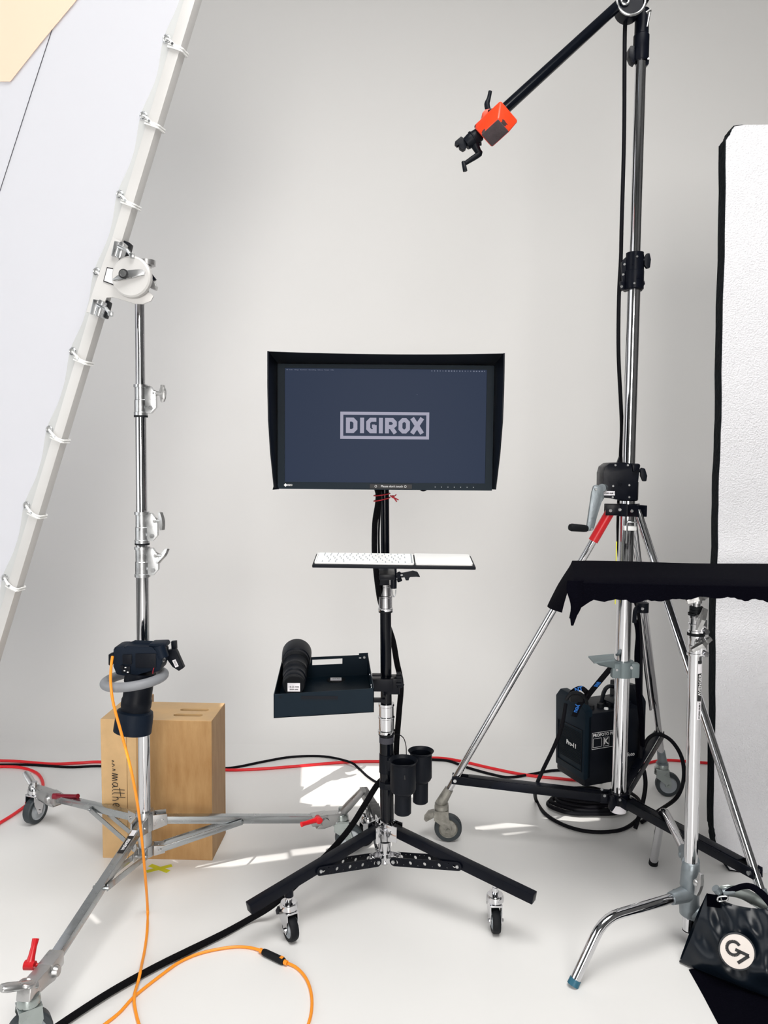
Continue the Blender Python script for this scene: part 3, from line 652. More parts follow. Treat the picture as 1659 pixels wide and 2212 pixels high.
# red cord tied round pole
cz = P(833, 1072, YM)
cord = thing('elastic_cord', cz, 'thin red cord wound and knotted round the black pole just below the monitor', 'cord')
b = MB()
for zz, tl in ((.006, .004), (-.009, .006)):
    c_ = axm(cz.z + zz); b.path([c_ + V(((-.009) + .0255 * math.cos(a), -.012 + .040 * math.sin(a), tl * math.cos(a))) for a in [R(30 * j) for j in range(12)]], .0019, n=8, k=3, closed=True)
b.build('winding', 'redcord', cord)
yk = YM - .045
b = MB(); b.path([P(843, 1070, yk), P(849, 1074, yk), P(861, 1080, yk)], .0019, n=8); b.path([P(843, 1071, yk), P(851, 1076, yk), P(857, 1084, yk)], .0019, n=8); b.path([P(848, 1073, yk), P(853, 1071, yk), P(856, 1068, yk)], .0016, n=8)
b.lathe([(0, -.005), (.004, -.004), (.005, 0), (.004, .004), (0, .005)], P(849, 1073, yk), X, 10); b.build('knot', 'redcord', cord)
# cables down the stand
tag(MB().path([P(812, 1050, 2.42), P(817, 1066, 2.42), P(816, 1090, 2.42), P(810, 1130, 2.41), P(809, 1190, 2.41), P(812, 1230, 2.41), P(817, 1272, 2.43), P(822, 1300, 2.47), P(836, 1345, 2.50), P(849, 1385, 2.49), P(857, 1430, 2.48), P(866, 1478, 2.48), P(862, 1540, 2.47), P(857, 1600, 2.48), P(853, 1660, 2.49), P(835, 1676, 2.51), P(815, 1695, 2.50), P(790, 1735, 2.48), P(755, 1790, 2.45), P(712, 1840, 2.42), P(668, 1882, 2.39), P(630, 1920, 2.35), P(585, 1958, 2.31), F(540, 1985, .014), F(480, 2018, .012), F(400, 2057, .012), F(330, 2092, .012), F(240, 2142, .012), F(150, 2200, .012), F(60, 2262, .012)],
    .0105, n=10, k=5, flat=.9).build('cable_sleeve', 'sleeve', None), 'thick black fabric cable sleeve running from monitor stand across floor to lower left', 'cable')
tag(MB().path([P(822, 1052, 2.44), P(821, 1085, 2.43), P(819, 1130, 2.43), P(818, 1160, 2.43), P(819, 1200, 2.43), P(822, 1245, 2.44)], .0032, n=8).build('power_cable', 'blkcable', None), 'thin black cable hanging beside the pole above the keyboard tray', 'cable')

# ================================================================== KEYBOARD TRAY
tl, tr_ = P(674, 1223, 2.125), P(1028, 1228, 2.125); TX = (tr_ - tl).normalized(); TY = V((0, math.cos(R(6.5)), math.sin(R(6.5)))); TY = (TY - TX * TY.dot(TX)).normalized(); TZ = TX.cross(TY)
tw = (tr_ - tl).length
def tpt(x, y, z=0): return tl + TX * x + TY * y + TZ * z
tray = thing('keyboard_tray', tl, 'slim black tray on the stand holding white keyboard and trackpad', 'tray')
b = MB(); b._box(frame(tpt(tw / 2, .066, 0), TX, TY), (tw, .135, .009), .003); b.build('board', 'blkplastic', tray)
b = MB(); b._box(frame(P(827, 1246, YM - .012) + Yv * .0, X, Yv), (.036, .045, .048), .002); b.build('pole_clamp', 'blk', tray)
b = MB(); b.box(P(836, 1235, 2.31), (.045, .22, .016), bevel=.002); b.build('arm', 'blk', tray)
b = MB(); b.tube(P(850, 1226, 2.36), P(850, 1271, 2.36), .0100, n=20); st_ = b.build('spigot', 'blk', tray)
MB().path([P(846, 1272, 2.36), P(848, 1284, 2.36), P(851, 1289, 2.36), P(854, 1284, 2.36), P(855, 1273, 2.36)], .0016, n=6).build('wire_loop', 'steel', st_)
b = MB(); b.tube(P(856, 1243, 2.36), P(872, 1242, 2.36), .008, n=14); b.lathe([(.012, 0), (.014, .008), (.010, .012)], P(858, 1244, 2.36), X, 16); b.path([P(862, 1250, 2.36), P(864, 1256, 2.36)], .008, n=10)
b.pxp([(868, 1238), (880, 1236), (892, 1233), (902, 1236), (908, 1247), (898, 1246), (888, 1245), (884, 1246), (883, 1254), (876, 1254), (875, 1246), (868, 1245)], 2.35, .012, .002); b.build('clamp_knob', 'blkplastic', tray)
MB().tube(P(860, 1243, 2.352), P(870, 1242, 2.352), .0035, n=8).build('screw', 'steel', tray)
def slab(x0, y0, w, d, h, z0, rr=.006):
    pts = []
    for cx, cy, a0 in ((x0 + w - rr, y0 + rr, -90), (x0 + w - rr, y0 + d - rr, 0), (x0 + rr, y0 + d - rr, 90), (x0 + rr, y0 + rr, 180)):
        pts += [tpt(cx + rr * math.cos(R(a0 + j * 22.5)), cy + rr * math.sin(R(a0 + j * 22.5)), z0) for j in range(5)]
    return MB().prism(pts, TZ * h, .0006)
kx = .0055
kb = thing('keyboard', tpt(kx, .008, .005), 'white low-profile keyboard on the left of the black tray', 'keyboard')
slab(kx, .008, .279, .115, .005, .0048).build('body', 'white', kb)
rows = [(6, [1.0] * 14, .0102), (5, [1] * 13 + [1.5], 0), (4, [1.5] + [1] * 13, 0), (3, [1.75] + [1] * 11 + [1.75], 0), (2, [2.1] + [1] * 10 + [2.4], 0), (1, [1, 1, 1, 1.25, 5.1, 1.25, 1, 1, 1, 1], 0)]
kp, kproto = .0182, {}
for ri, (r_, ws, _) in enumerate(rows):
    tot = sum(ws); u = .269 / tot; x = kx + .005; y = .0125 + (r_ - 1) * kp
    for w_ in ws:
        cw = w_ * u - .0028; key_ = round(cw, 4)
        if key_ in kproto:
            src = kproto[key_]; k_ = src.copy(); k_.location = tpt(x + cw / 2, y + .0078, .0098) - wloc(kb); col.objects.link(k_); k_.parent = kb
        else:
            k_ = MB(); k_._box(frame(V((0, 0, 0)) + wloc(kb), TX, TY), (cw, .0154, .0022), .0006); k_ = k_.build('key', 'white', kb, smooth=False); k_.location = tpt(x + cw / 2, y + .0078, .0098) - wloc(kb); kproto[key_] = k_
        x += w_ * u
MB().grid(lambda u_, v_: tpt(kx + .004 + u_ * .271, .011 + v_ * .109, .0100), 1, 1).build('key_gaps', 'hub', kb, smooth=False)
tk = slab(kx + .283, .008, .160, .115, .0065, .0048).build('trackpad', 'white', None)
tag(tk, 'flat white trackpad on the right end of the black tray', 'trackpad')

# ================================================================== OPEN DRAWER ON THE STAND
YA, YB = 2.15, 2.50
fl, fr, flb, frb = P(591, 1500, YA), P(808, 1487, YA), P(593, 1550, YA), P(808, 1540, YA)
bl, br_ = P(610, 1422, YB), P(795, 1414, YB)
hgt = .5 * ((fl.z - flb.z) + (fr.z - frb.z)) ; dn = V((0, 0, -hgt))
drw = thing('equipment_drawer', (fl + fr) / 2 + dn, 'open dark steel drawer clamped to the left side of the monitor stand', 'drawer')
th = .002
b = MB()
def wallp(p, q, inn, holes=None):
    return [p, q, q + dn, p + dn]
inw = V((0, 1, 0)) * th
b.prism(wallp(fl, fr, 0), inw); b.prism(wallp(fl, bl, 0), X * th); b.prism(wallp(fr, br_, 0), -X * th)
b.prism([fl + dn, fr + dn, br_ + dn, bl + dn], Z * th)
# back wall with hand slot
a0, a1 = P(675, 1427, YB), P(740, 1424, YB); hz = .018; e_ = (br_ - bl).normalized()
ta, tb = (a0 - bl).dot(e_), (a1 - bl).dot(e_); Lb = (br_ - bl).length
def bp_(t, z): return bl + e_ * t + Z * z
for t0, t1, za, zb in ((0, ta, 0, -hgt), (tb, Lb, 0, -hgt), (ta, tb, 0, -.009), (ta, tb, -.009 - hz, -hgt)):
    b.prism([bp_(t0, za), bp_(t1, za), bp_(t1, zb), bp_(t0, zb)], -inw)
b.prism([br_ + Z * 0, br_ + Z * .006, br_ + Z * .006 - e_ * .03, br_ - e_ * .03], -inw)
b.build('drawer_body', 'box', drw, smooth=False)
b = MB()
for t in (.1, .16, .22, .28): b.lathe([(0, 0), (.004, 0), (.003, .002), (0, .002)], fr + (br_ - fr) * t + Z * -.022 - X * th, -X, 8)
for t in (.5, ): b.lathe([(0, 0), (.004, 0), (.003, .002), (0, .002)], fr + (br_ - fr) * t + Z * -.014 - X * th, -X, 8)
b.lathe([(0, 0), (.005, 0), (.004, .002), (0, .002)], bp_(Lb - .012, -.008) - Yv * .003, -Yv, 10); b.box(bp_(Lb - .026, -.009) - Yv * .003, (.007, .002, .004))
b.build('rivets', 'steel', drw)
b = MB(); b.prism([P(602, 1504, YA) - Yv * .001, P(610, 1504, YA) - Yv * .001, P(606, 1508, YA) - Yv * .001], (0, -.0006, 0)); b.box(P(690, 1507, YA), (.105, .002, .010)); b.build('front_plate', 'blkplastic', drw, smooth=False)
b = MB(); b.box(P(826, 1478, 2.42), (.068, .03, .040), bevel=.002); b.box(P(846, 1478, YM), (.052, .056, .052), bevel=.003); b.box(P(815, 1512, 2.40), (.05, .02, .010)); b.box(P(814, 1458, 2.40), (.03, .02, .006)); cb = b.build('pole_clamp', 'blk', drw)
b = MB(); b.pxp([(856, 1454), (864, 1452), (870, 1462), (869, 1478), (874, 1480), (866, 1488), (858, 1486), (860, 1470)], 2.42, .014, .002); b.lathe([(0, 0), (.006, 0), (.006, .016), (0, .016)], P(856, 1462, 2.42), X, 12); b.lathe([(0, 0), (.006, 0), (.006, .016), (0, .016)], P(856, 1478, 2.42), X, 12); b.build('clamp_knob', 'blkplastic', drw)
zb_ = fl.z - hgt + th
# lens lying in the drawer, front end up on the back rim
la = P(635, 1478, 2.235); lb = V((P(641, 1430, 2.45).x, 2.44, la.z + .022)); ld = (lb - la).normalized(); LL = (lb - la).length
lens = thing('camera_lens', V((la.x, la.y, zb_)), 'large black zoom lens with white label lying at left in the open drawer', 'lens')
b = MB(); b.lathe([(0, .0), (.032, 0), (.034, .004), (.034, .022), (.031, .024), (.031, .040), (.034, .044), (.0345, .065), (.037, .070), (.037, .10), (.035, .103), (.036, .135), (.039, .140), (.041, .18), (.041, .20)], la, ld, 48); b.build('barrel', 'blkplastic', lens)
b = MB(); b.lathe([(.038, .185), (.044, .19), (.047, .205), (.048, .245), (.048, .262), (.045, .262), (.043, .21), (.038, .20)], la, ld, 48); b.build('lens_hood', 'blkplastic', lens)
b = MB()
for i in range(22):
    h = .072 + i * .0012
    if i % 2 == 0: b.torus(la + ld * h, ld, .0368, .0006, n=36, k=5)
for i in range(14): b.torus(la + ld * (.146 + i * .0023), ld, .0402, .0008, n=36, k=5)
b.build('grip_rings', 'rubber', lens)
cp_ = MB().lathe([(0, -.012), (.030, -.012), (.0325, -.009), (.0325, .002), (0, .002)], la, ld, 36).build('rear_cap', 'rubber', lens)
lx = X; ly = ld.cross(lx) * -1
if ly.z < 0: ly = -ly
lo_ = la - ld * .0130 - Z * .004
b = MB(); b._box(frame(lo_, lx, ly), (.037, .0005, .026) if False else (.037, .026, .0005), 0); ll = b.build('name_label', 'whitelabel', lens, smooth=False)
text('label_text', '16-35 mm', frame(lo_ - ld * .0008 + ly * .002, lx, ly), .0075, 'ink', ll); text('label_text', 'ZOOM LENS', frame(lo_ - ld * .0008 - ly * .006, lx, ly), .0045, 'ink', ll)
capc = F(727, 1475, bl.lerp(fl, .25).z - hgt + th + .001); 
cap = thing('lens_cap', capc, 'small round black lens cap with a white paper label lying in the open drawer', 'lens cap')
MB().lathe([(0, 0), (.030, 0), (.032, .003), (.032, .009), (.028, .012), (0, .012)], capc, Z, 36).build('cap', 'rubber', cap)
b = MB(); b._box(frame(capc + V((-.002, .0, .0125)), V((1, .06, 0)), V((-.1, 1, 0))), (.036, .032, .0005), 0); cl_ = b.build('name_label', 'whitelabel', cap, smooth=False)
text('label_text', 'LENS CAP', frame(capc + V((-.002, 0, .0131)), V((1, .06, 0)), V((-.1, 1, 0))), .006, 'ink', cl_)

# ================================================================== CUP HOLDERS
def cup(cx, yr, ysh, yb, Y, r0, r1, r2, label):
    o = P(cx, yb, Y); zt_ = P(cx, yr, Y).z; zs_ = P(cx, ysh, Y).z; zz = o.z; r_ = thing('cup_holder', o, label, 'cup holder', 'cup holders strapped to the monitor stand'); h = zt_ - zz; hs = zs_ - zz
    MB().lathe([(0, 0), (r2 - .003, 0), (r2, .003), (r2, hs - .008), (r1 - .004, hs), (r1, hs + .008), (r1 - .001, h - .010), (r0, h - .001), (r0 - .001, h), (r1 - .004, h - .010), (r1 - .005, hs + .01), (r2 - .003, hs), (r2 - .004, .004), (0, .004)], o, Z, 44).build('cup', 'blkplastic', r_)
    return r_, o, zt_, zs_
c1, o1, zt1, zs1 = cup(870, 1641, 1709, 1757, 2.36, .0460, .0405, .0265, 'front stepped black cup holder, lower and nearer to the pole')
c2, o2, zt2, zs2 = cup(908, 1621, 1683, 1733, 2.47, .0430, .0370, .0250, 'rear stepped black cup holder, higher and further right of the pole')
MB().prism([P(873, 1675, 2.316), P(875, 1675, 2.316), P(876, 1684, 2.316), P(873, 1684, 2.316)], (0, -.0008, 0)).build('slot', 'ink', c1)
b = MB(); b.box(P(846, 1650, 2.42), (.030, .035, .034), bevel=.002); b.box(P(846, 1697, 2.42), (.044, .030, .020), bevel=.002); b.build('strap_mount', 'blkplastic', c1)
b = MB(); b.box(V((o2.x - .045, 2.465, zs2 + .03)), (.06, .03, .03), bevel=.002); b.box(V((o2.x - .045, 2.465, zs2 - .03)), (.07, .02, .016), bevel=.002); b.build('strap_mount', 'blkplastic', c2)
MB().path([P(852, 1586, 2.46), P(862, 1587, 2.46), P(872, 1595, 2.46), P(877, 1612, 2.46), P(878, 1635, 2.46)], .0035, n=8, flat=.4).build('strap', 'blkcable', c2)
# ================================================================== WIND-UP STAND (right)
YW = 2.75
CW = V((P(1337, 1700, YW).x, YW, 0))
axw = Axis(P(1337, 1700, YW), P(1384, 130, YW - .02), 1345)
wst = thing('wind_up_stand', CW, 'very tall chrome crank stand with black collars, three wheeled legs and a grey foot step', 'light stand')
def axpx(y): return 1337 + (1700 - y) / 1570 * 47
def z_at(y, Y=YW): return P(axpx(y), y, Y).z
def wseg(y0, y1, r): return MB().tube(axw(z_at(y1)), axw(z_at(y0)), r, n=36).build('tube', 'chrome', wst)
wseg(1080, 1752, .0265); wseg(600, 1085, .0225); wseg(60, 640, .0185)
MB().tube(axw(z_at(1730)) , axw(z_at(1752)), .0285, n=32).build('foot_cap', 'whitelabel', wst)
def screws(b, pts, Y, r=.0045):
    for x, y in pts: b.lathe([(0, 0), (r, 0), (r * .8, .003), (0, .003)], P(x, y, Y), -Yv, 8)
def collar_w(y0, y1, r, extra, knobpts, sc_pts, Yf):
    b = MB(); za, zb = z_at(y1), z_at(y0); a = axw(za); d = (axw(zb) - a).normalized(); h = zb - za
    b.lathe([(r - .01, 0), (r, 0), (r + .003, h * .03), (r + .003, h * .5), (r, h * .52), (r, h), (r - .01, h)], a, d, 32)
    for pts, Y, t in extra: b.pxp(pts, Y, t, .003)
    c = b.build('collar', 'blk', wst)
    if knobpts: b = MB(); b.pxp(knobpts[0], knobpts[1], .014, .004); b.tube(P(*knobpts[2], knobpts[1] + .007), P(*knobpts[3], knobpts[1] + .007), .006, n=10); b.build('knob', 'blkplastic', c)
    b = MB(); screws(b, sc_pts, Yf); b.build('screws', 'steel', c); return c
# top sleeve with spigot lever
collar_w(30, 140, .0235, [([(1362, 98), (1372, 98), (1372, 137), (1364, 132), (1359, 120), (1359, 104)], YW - .03, .03), ([(1392, 22), (1402, 24), (1402, 98), (1396, 101), (1392, 100)], YW - .02, .03), ([(1392, 118), (1400, 120), (1403, 127), (1402, 138), (1394, 142), (1388, 136)], YW - .03, .03)], None, [(1400, 127)], YW - .035)
b = MB(); b.path([P(1395, 29, YW - .04), P(1405, 22, YW - .04)], .006, n=8); b.path([P(1404, 26, YW - .04), P(1398, 58, YW - .04)], [.004, .003], n=8); b.build('pin_lever', 'alu', wst)
collar_w(549, 629, .0300, [([(1343, 566), (1352, 555), (1358, 552), (1358, 628), (1352, 627), (1348, 617), (1343, 612)], YW - .015, .03), ([(1340, 607), (1350, 607), (1350, 626), (1341, 626)], YW - .02, .03), ([(1378, 548), (1392, 548), (1392, 612), (1386, 630), (1376, 630)], YW - .02, .04), ([(1386, 606), (1392, 605), (1394, 613), (1390, 619), (1385, 618)], YW - .03, .02)],
         ([(1397, 547), (1404, 546), (1407, 560), (1405, 578), (1398, 580), (1392, 572), (1392, 556)], YW - .03, (1385, 562), (1398, 562)), [(1349, 571), (1346, 593), (1343, 619), (1370, 612), (1376, 554)], YW - .045)
# winch head
wh = collar_w(1001, 1081, .0330, [([(1303, 1022), (1307, 1008), (1318, 1000), (1340, 999), (1382, 1002), (1384, 1007), (1380, 1012), (1376, 1080), (1336, 1080), (1330, 1077), (1302, 1075)], YW - .045, .085), ([(1366, 1003), (1382, 1002), (1380, 1014), (1368, 1020)], YW - .055, .08)],
         ([(1385, 1010), (1394, 1012), (1399, 1028), (1397, 1040), (1389, 1040), (1384, 1028)], YW - .03, (1374, 1014), (1390, 1020)), [(1329, 1005), (1356, 1005), (1324, 1050), (1323, 1074), (1359, 1048), (1359, 1074)], YW - .046)
wl = MB().prism([P(1304, 1061, YW - .046), P(1328, 1061, YW - .046), P(1328, 1070, YW - .046), P(1304, 1070, YW - .046)], (0, -.0006, 0)).build('name_label', 'whitelabel', wst, smooth=False)
text('label_text', 'STUDIO GLEIS 7', frame(P(1316, 1065.5, YW - .0475), X, Z), .0052, 'ink', wl, bold=.0002)
MB().pxp([(1338, 986), (1341, 999), (1333, 1000)], YW, .01).build('cable_guide', 'blk', wst)
# crank
b = MB(); b.pxp([(1282, 1050), (1288, 1047), (1302, 1052), (1306, 1076), (1298, 1084), (1284, 1140), (1281, 1146), (1270, 1148), (1267, 1140), (1279, 1062)], YW - .10, .012, .003); b.tube(P(1300, 1054, YW - .09), P(1306, 1054, YW - .03), .014, n=18); cr = b.build('crank', 'grip', wst)
b = MB(); a_, c_ = P(1268, 1142, YW - .095), P(1231, 1139, YW - .12); b.path([a_, a_.lerp(c_, .15), a_.lerp(c_, .9), c_], [.010, .0125, .0135, .009], n=16, k=2); b.build('crank_handle', 'rubber', cr)
b = MB(); screws(b, [(1287, 1057), (1278, 1143)], YW - .102, .005); b.build('bolt', 'steel', cr)
# spreader and legs
zsp = z_at(1101); b = MB(); cs = axw(zsp)
b.lathe([(.026, -.022), (.036, -.022), (.036, .022), (.026, .022)], cs, Z, 24)
WF_ = [V((P(946, 1812, 2.84).x, 2.84, 0)), V((P(1430, 1706, 3.26).x, 3.26, 0)), V((1.125, 2.13, 0))]
for w_ in WF_:
    dh = (w_ - CW); dh.z = 0; dh.normalize(); sx = V((-dh.y, dh.x, 0))
    for s in (-1, 1): b.box(cs + dh * .050 + sx * s * .018, (.055, .008, .040), dh, sx, .002)
sp = b.build('leg_spreader', 'blk', wst)
b = MB(); screws(b, [(1319, 1103), (1339, 1101), (1365, 1104)], YW - .080, .006); b.build('screws', 'steel', sp)
zhb = z_at(1722); b = MB(); ch = axw(zhb); b.lathe([(.027, -.020), (.036, -.020), (.038, .0), (.036, .020), (.027, .020)], ch, Z, 24)
for w_ in WF_:
    dh = (w_ - CW); dh.z = 0; dh.normalize(); sx = V((-dh.y, dh.x, 0))
    for s in (-1, 1): b.box(ch + dh * .046 + sx * s * .020, (.044, .006, .036), dh, sx, .002)
b.pxp([(1318, 1722), (1328, 1722), (1332, 1740), (1322, 1755), (1316, 1748), (1318, 1735)], YW - .06, .02, .003)
hb_ = b.build('brace_hub', 'blk', wst); b = MB(); screws(b, [(1300, 1705), (1306, 1719), (1339, 1728), (1363, 1722)], YW - .07, .0055); b.build('bolts', 'steel', hb_)
for i, w_ in enumerate(WF_):
    dh = (w_ - CW); dh.z = 0; L = dh.length; dh.normalize(); sx = V((-dh.y, dh.x, 0))
    t0 = cs + dh * .055; t1 = V((CW.x, CW.y, 0)) + dh * (L - .012) + Z * .150
    leg = MB().tube(t0, t1, .0135, n=24).build('leg', 'chrome', wst); dv = (t1 - t0).normalized()
    off = sx * (.020 if i != 0 else -.016) - dv.cross(sx) * .010
    MB().tube(t0 + off + dv * .05, t1 + off - dv * .30, .006, n=14).build('leg_rod', 'chrome', wst)
    fp_ = (.245 - t0.z) / (t1.z - t0.z) if i != 1 else .875
    q = t0 + (t1 - t0) * fp_; p0 = ch + dh * .050
    b = MB()
    for s in (-1, 1): b.bar(p0 + sx * s * .020, q + sx * s * .017 + dh * .012, .004, .030, bevel=.001)
    b.bar(p0 + Z * .012 + dh * .01, q + Z * .012 - dh * .05, .030, .005)
    br_o = b.build('brace', 'blk', wst)
    b = MB(); b.tube(q - sx * .026, q + sx * .026, .0065, n=10); b.build('bolt', 'steel', br_o)
    b = MB(); b.path([t1 - dv * .06, t1 + dv * .01], [.0165, .021], n=18, k=1); b.lathe([(.0, 0), (.020, 0), (.026, .012), (.026, .02), (0, .022)], V((t1.x, t1.y, .125)), Z, 18); b.build('leg_socket', 'grip' if i != 0 else 'oldzinc', leg)
    yaw = [R(-5), R(-8), R(165)][i]
    caster(wst, V((t1.x, t1.y, .155)), V((t1.x, t1.y, 0)) + V((math.cos(yaw), math.sin(yaw), 0)) * .026, .052, .030, yaw, 'oldzinc' if i == 0 else 'zinc', 'tyre', 'hub' if i else 'oldzinc', i != 1)
    if i == 0:
        MB().path([t0 + dv * .01, t0 + dv * .13], .0175, n=20, k=1).build('red_sleeve', 'red', leg)
        MB().path([t0 + dv * .18 + sx * -.014, t0 + dv * .22 + sx * -.018, t0 + dv * .28 + sx * -.012], [.003, .009, .003], n=8).build('clip', 'blkplastic', leg)
b = MB(); b.path([P(1549, 1930, 2.11), P(1572, 1924, 2.10), P(1604, 1930, 2.10), P(1632, 1945, 2.10), P(1655, 1958, 2.11)], .017, n=12, k=4, flat=.35, up=Yv); bp3 = b.build('brake_pedal', 'zinc', wst)
b = MB(); b.path([P(1545, 1918, 2.10), P(1553, 1928, 2.10)], .011, n=12, k=1); b.path([P(1560, 1928, 2.09), P(1585, 1924, 2.09)], .010, n=12, k=1); b.build('pedal_pad', 'grip', bp3)
# hex key in white clip on the column
b = MB(); b.path([P(1375, 1128, YW - .05), P(1357, 1128, YW - .05), P(1355, 1131, YW - .05), P(1354, 1150, YW - .05), P(1353, 1174, YW - .05)], .0032, n=6, k=1); hk = b.build('hex_key', 'steel', wst)
MB().box(P(1360, 1141, YW - .038), (.044, .024, .016), bevel=.003).build('clip', 'white', wst)
MB().pxp([(1331, 1170), (1333, 1170), (1330, 1305), (1328, 1305)], YW - .027, .002).build('yellow_tape_strip', 'yellow', wst)
# grey foot step with its ring clamp
cfs = axw(z_at(1443)); b = MB(); hz = z_at(1427) - z_at(1460)
b.lathe([(.027, -hz / 2), (.038, -hz / 2), (.039, hz / 2), (.027, hz / 2)], cfs, Z, 30); b.box(cfs + V((-.034, -.028, 0)), (.03, .030, hz * .94), bevel=.005); b.box(cfs + V((.036, -.022, 0)), (.03, .03, hz * .94), bevel=.005)
fs = b.build('foot_step', 'greystep', wst)
b = MB(); screws(b, [(1332, 1447), (1364, 1443)], YW - .046, .006); b.build('bolts', 'steel', fs)
tpx = [(1271, 1418), (1290, 1415), (1326, 1411), (1328, 1424), (1326, 1443), (1292, 1438)]
b = MB(); b.prism([P(1271, 1417, YW - .01), P(1326, 1412, YW + .01), P(1328, 1424, YW - .09), P(1283, 1430, YW - .09)], (0, 0, -.006)); b.prism([P(1271, 1417, YW - .01), P(1283, 1430, YW - .09), P(1328, 1424, YW - .09), P(1328, 1444, YW - .06), P(1296, 1438, YW - .06)], (0, .01, 0)); b.build('step_plate', 'greystep', fs, smooth=False)
# little clamp on rear leg
b = MB(); cc_ = P(1388, 1312, 2.83); b.lathe([(.008, -.018), (.022, -.018), (.022, .018), (.008, .018)], cc_, Z, 20); b.path([cc_ + V((-.02, 0, .0)), P(1372, 1320, 2.80), P(1370, 1345, 2.80)], .008, n=10); lc_ = b.build('strap_clamp', 'blkplastic', wst)
b = MB(); screws(b, [(1388, 1315)], 2.805, .006); b.build('bolt', 'steel', lc_)

# ================================================================== BOOM ARM WITH COUNTERWEIGHT
YB0, YB1 = 2.70, 2.42
A0, A1 = P(1078, 247, YB1), P(1372, -22, YB0 + .03)
boom = thing('boom_arm', A0, 'black boom arm slanting down from the crank stand to an orange-red counterweight', 'boom arm')
ad = (A1 - A0).normalized(); MB().tube(A0 - ad * .02, A1 + ad * .25, .0172, n=28).build('arm_tube', 'blksatin', boom)
pv = P(1364, 6, YB0 - .03)
b = MB(); b.lathe([(0, 0), (.040, 0), (.042, .006), (.042, .055), (0, .06)], pv, Yv, 30); b.box(axw(z_at(10)) + V((-.01, -.02, .02)), (.05, .06, .07), bevel=.006); b.build('pivot', 'blk', boom)
b = MB(); b.torus(pv - Yv * .004 + V((-.002, 0, .006)), Yv, .047, .0045, n=40, k=8); b.torus(pv - Yv * .004 + V((-.022, 0, .004)), Yv, .012, .0045, n=24, k=8); b.build('wire_ring', 'steel', boom)
# counterweight: tapered block whose underside faces the camera
wc = P(1070, 277, YB1 - .045); e3 = V((-.11, -.68, -.71)).normalized(); e1 = V((.67, -.30, .67)); e1 = (e1 - e3 * e1.dot(e3)).normalized(); e2 = e3.cross(e1)
def wb(u, v, w): return wc + e1 * u + e2 * v + e3 * w
t_ = bmesh.new(); ring_ = []
for w_, lu, lv in ((-.040, .050, .037), (-.030, .054, .041), (.032, .034, .026)):
    ring_.append([t_.verts.new(wb(su * lu, sv * lv, w_)) for su, sv in ((-1, -1), (1, -1), (1, 1), (-1, 1))])
for A_, B_ in zip(ring_, ring_[1:]):
    for i in range(4): t_.faces.new((A_[i], A_[(i + 1) % 4], B_[(i + 1) % 4], B_[i]))
t_.faces.new(ring_[0][::-1]); t_.faces.new(ring_[-1])
bmesh.ops.bevel(t_, geom=list(t_.edges), offset=.005, segments=3, affect='EDGES', profile=.5)
mb = MB(); mb._merge(t_); mb.build('counterweight', 'orangeblock', boom)
cwt = MB(); cwt._box(frame(wb(0, 0, .0315), e1, e2), (.0640, .048, .006), .002); cwt.build('weight_base', 'iron', boom)
b = MB(); b.pxp([(1042, 243), (1048, 236), (1060, 234), (1066, 252), (1050, 268), (1043, 262)], YB1 - .01, .05, .003); b.build('weight_lug', 'orangeblock', boom)
b = MB(); b.pxp([(1054, 236), (1064, 233), (1078, 238), (1070, 250), (1060, 246)], YB1 - .02, .05, .003); b.path([P(1055, 240, YB1), P(1052, 225, YB1), P(1056, 212, YB1), P(1059, 197, YB1)], [.009, .0085, .006, .0055], n=12, k=4); b.build('locking_lever', 'blkplastic', boom)
# the clamp on the end
b = MB(); b.path([P(1036, 290, YB1), P(1018, 303, YB1), P(1006, 312, YB1)], [.020, .022, .017], n=18, k=3); b.torus(P(1021, 300, YB1), (P(1036, 290, YB1) - P(1010, 308, YB1)), .021, .003); b.lathe([(0, 0), (.005, 0), (.005, .01), (0, .01)], P(1033, 311, YB1), X, 10)
b.path([P(1024, 306, YB1), P(1028, 318, YB1), P(1034, 329, YB1)], [.014, .012, .009], n=14, k=3); b.path([P(1034, 327, YB1), P(1036, 332, YB1), P(1020, 343, YB1), P(1003, 354, YB1)], [.008, .009, .008, .006], n=14, k=3); b.path([P(1001, 350, YB1 - .005), P(1003, 360, YB1 - .01), P(1005, 370, YB1 - .01)], [.006, .0065, .0068], n=14, k=2)
bc = b.build('end_clamp', 'blkplastic', boom)
b = MB(); b.pxp([(983, 305), (996, 294), (1001, 297), (1003, 303), (1008, 312), (1007, 320), (1001, 324), (993, 319), (991, 311), (994, 305), (987, 313), (983, 310)], YB1 - .01, .02, .002); b.build('clamp_knob', 'blkplastic', bc)
# cable down the column
tag(MB().path([P(1353, 20, YW - .04), P(1350, 60, YW - .04), P(1349, 140, YW - .03), P(1348, 300, YW - .01), P(1343, 480, YW - .01), P(1341, 560, YW + .01), P(1337, 640, YW), P(1336, 760, YW + .01), P(1341, 870, YW + .04), P(1343, 930, YW + .06), P(1340, 1010, YW + .08), P(1338, 1200, YW + .09), P(1380, 1330, YW + .10), P(1384, 1500, YW + .11)], .0068, n=10, k=6).build('lamp_cable', 'blkcable', None), 'black cable hanging from the boom pivot along the tall crank stand', 'cable')

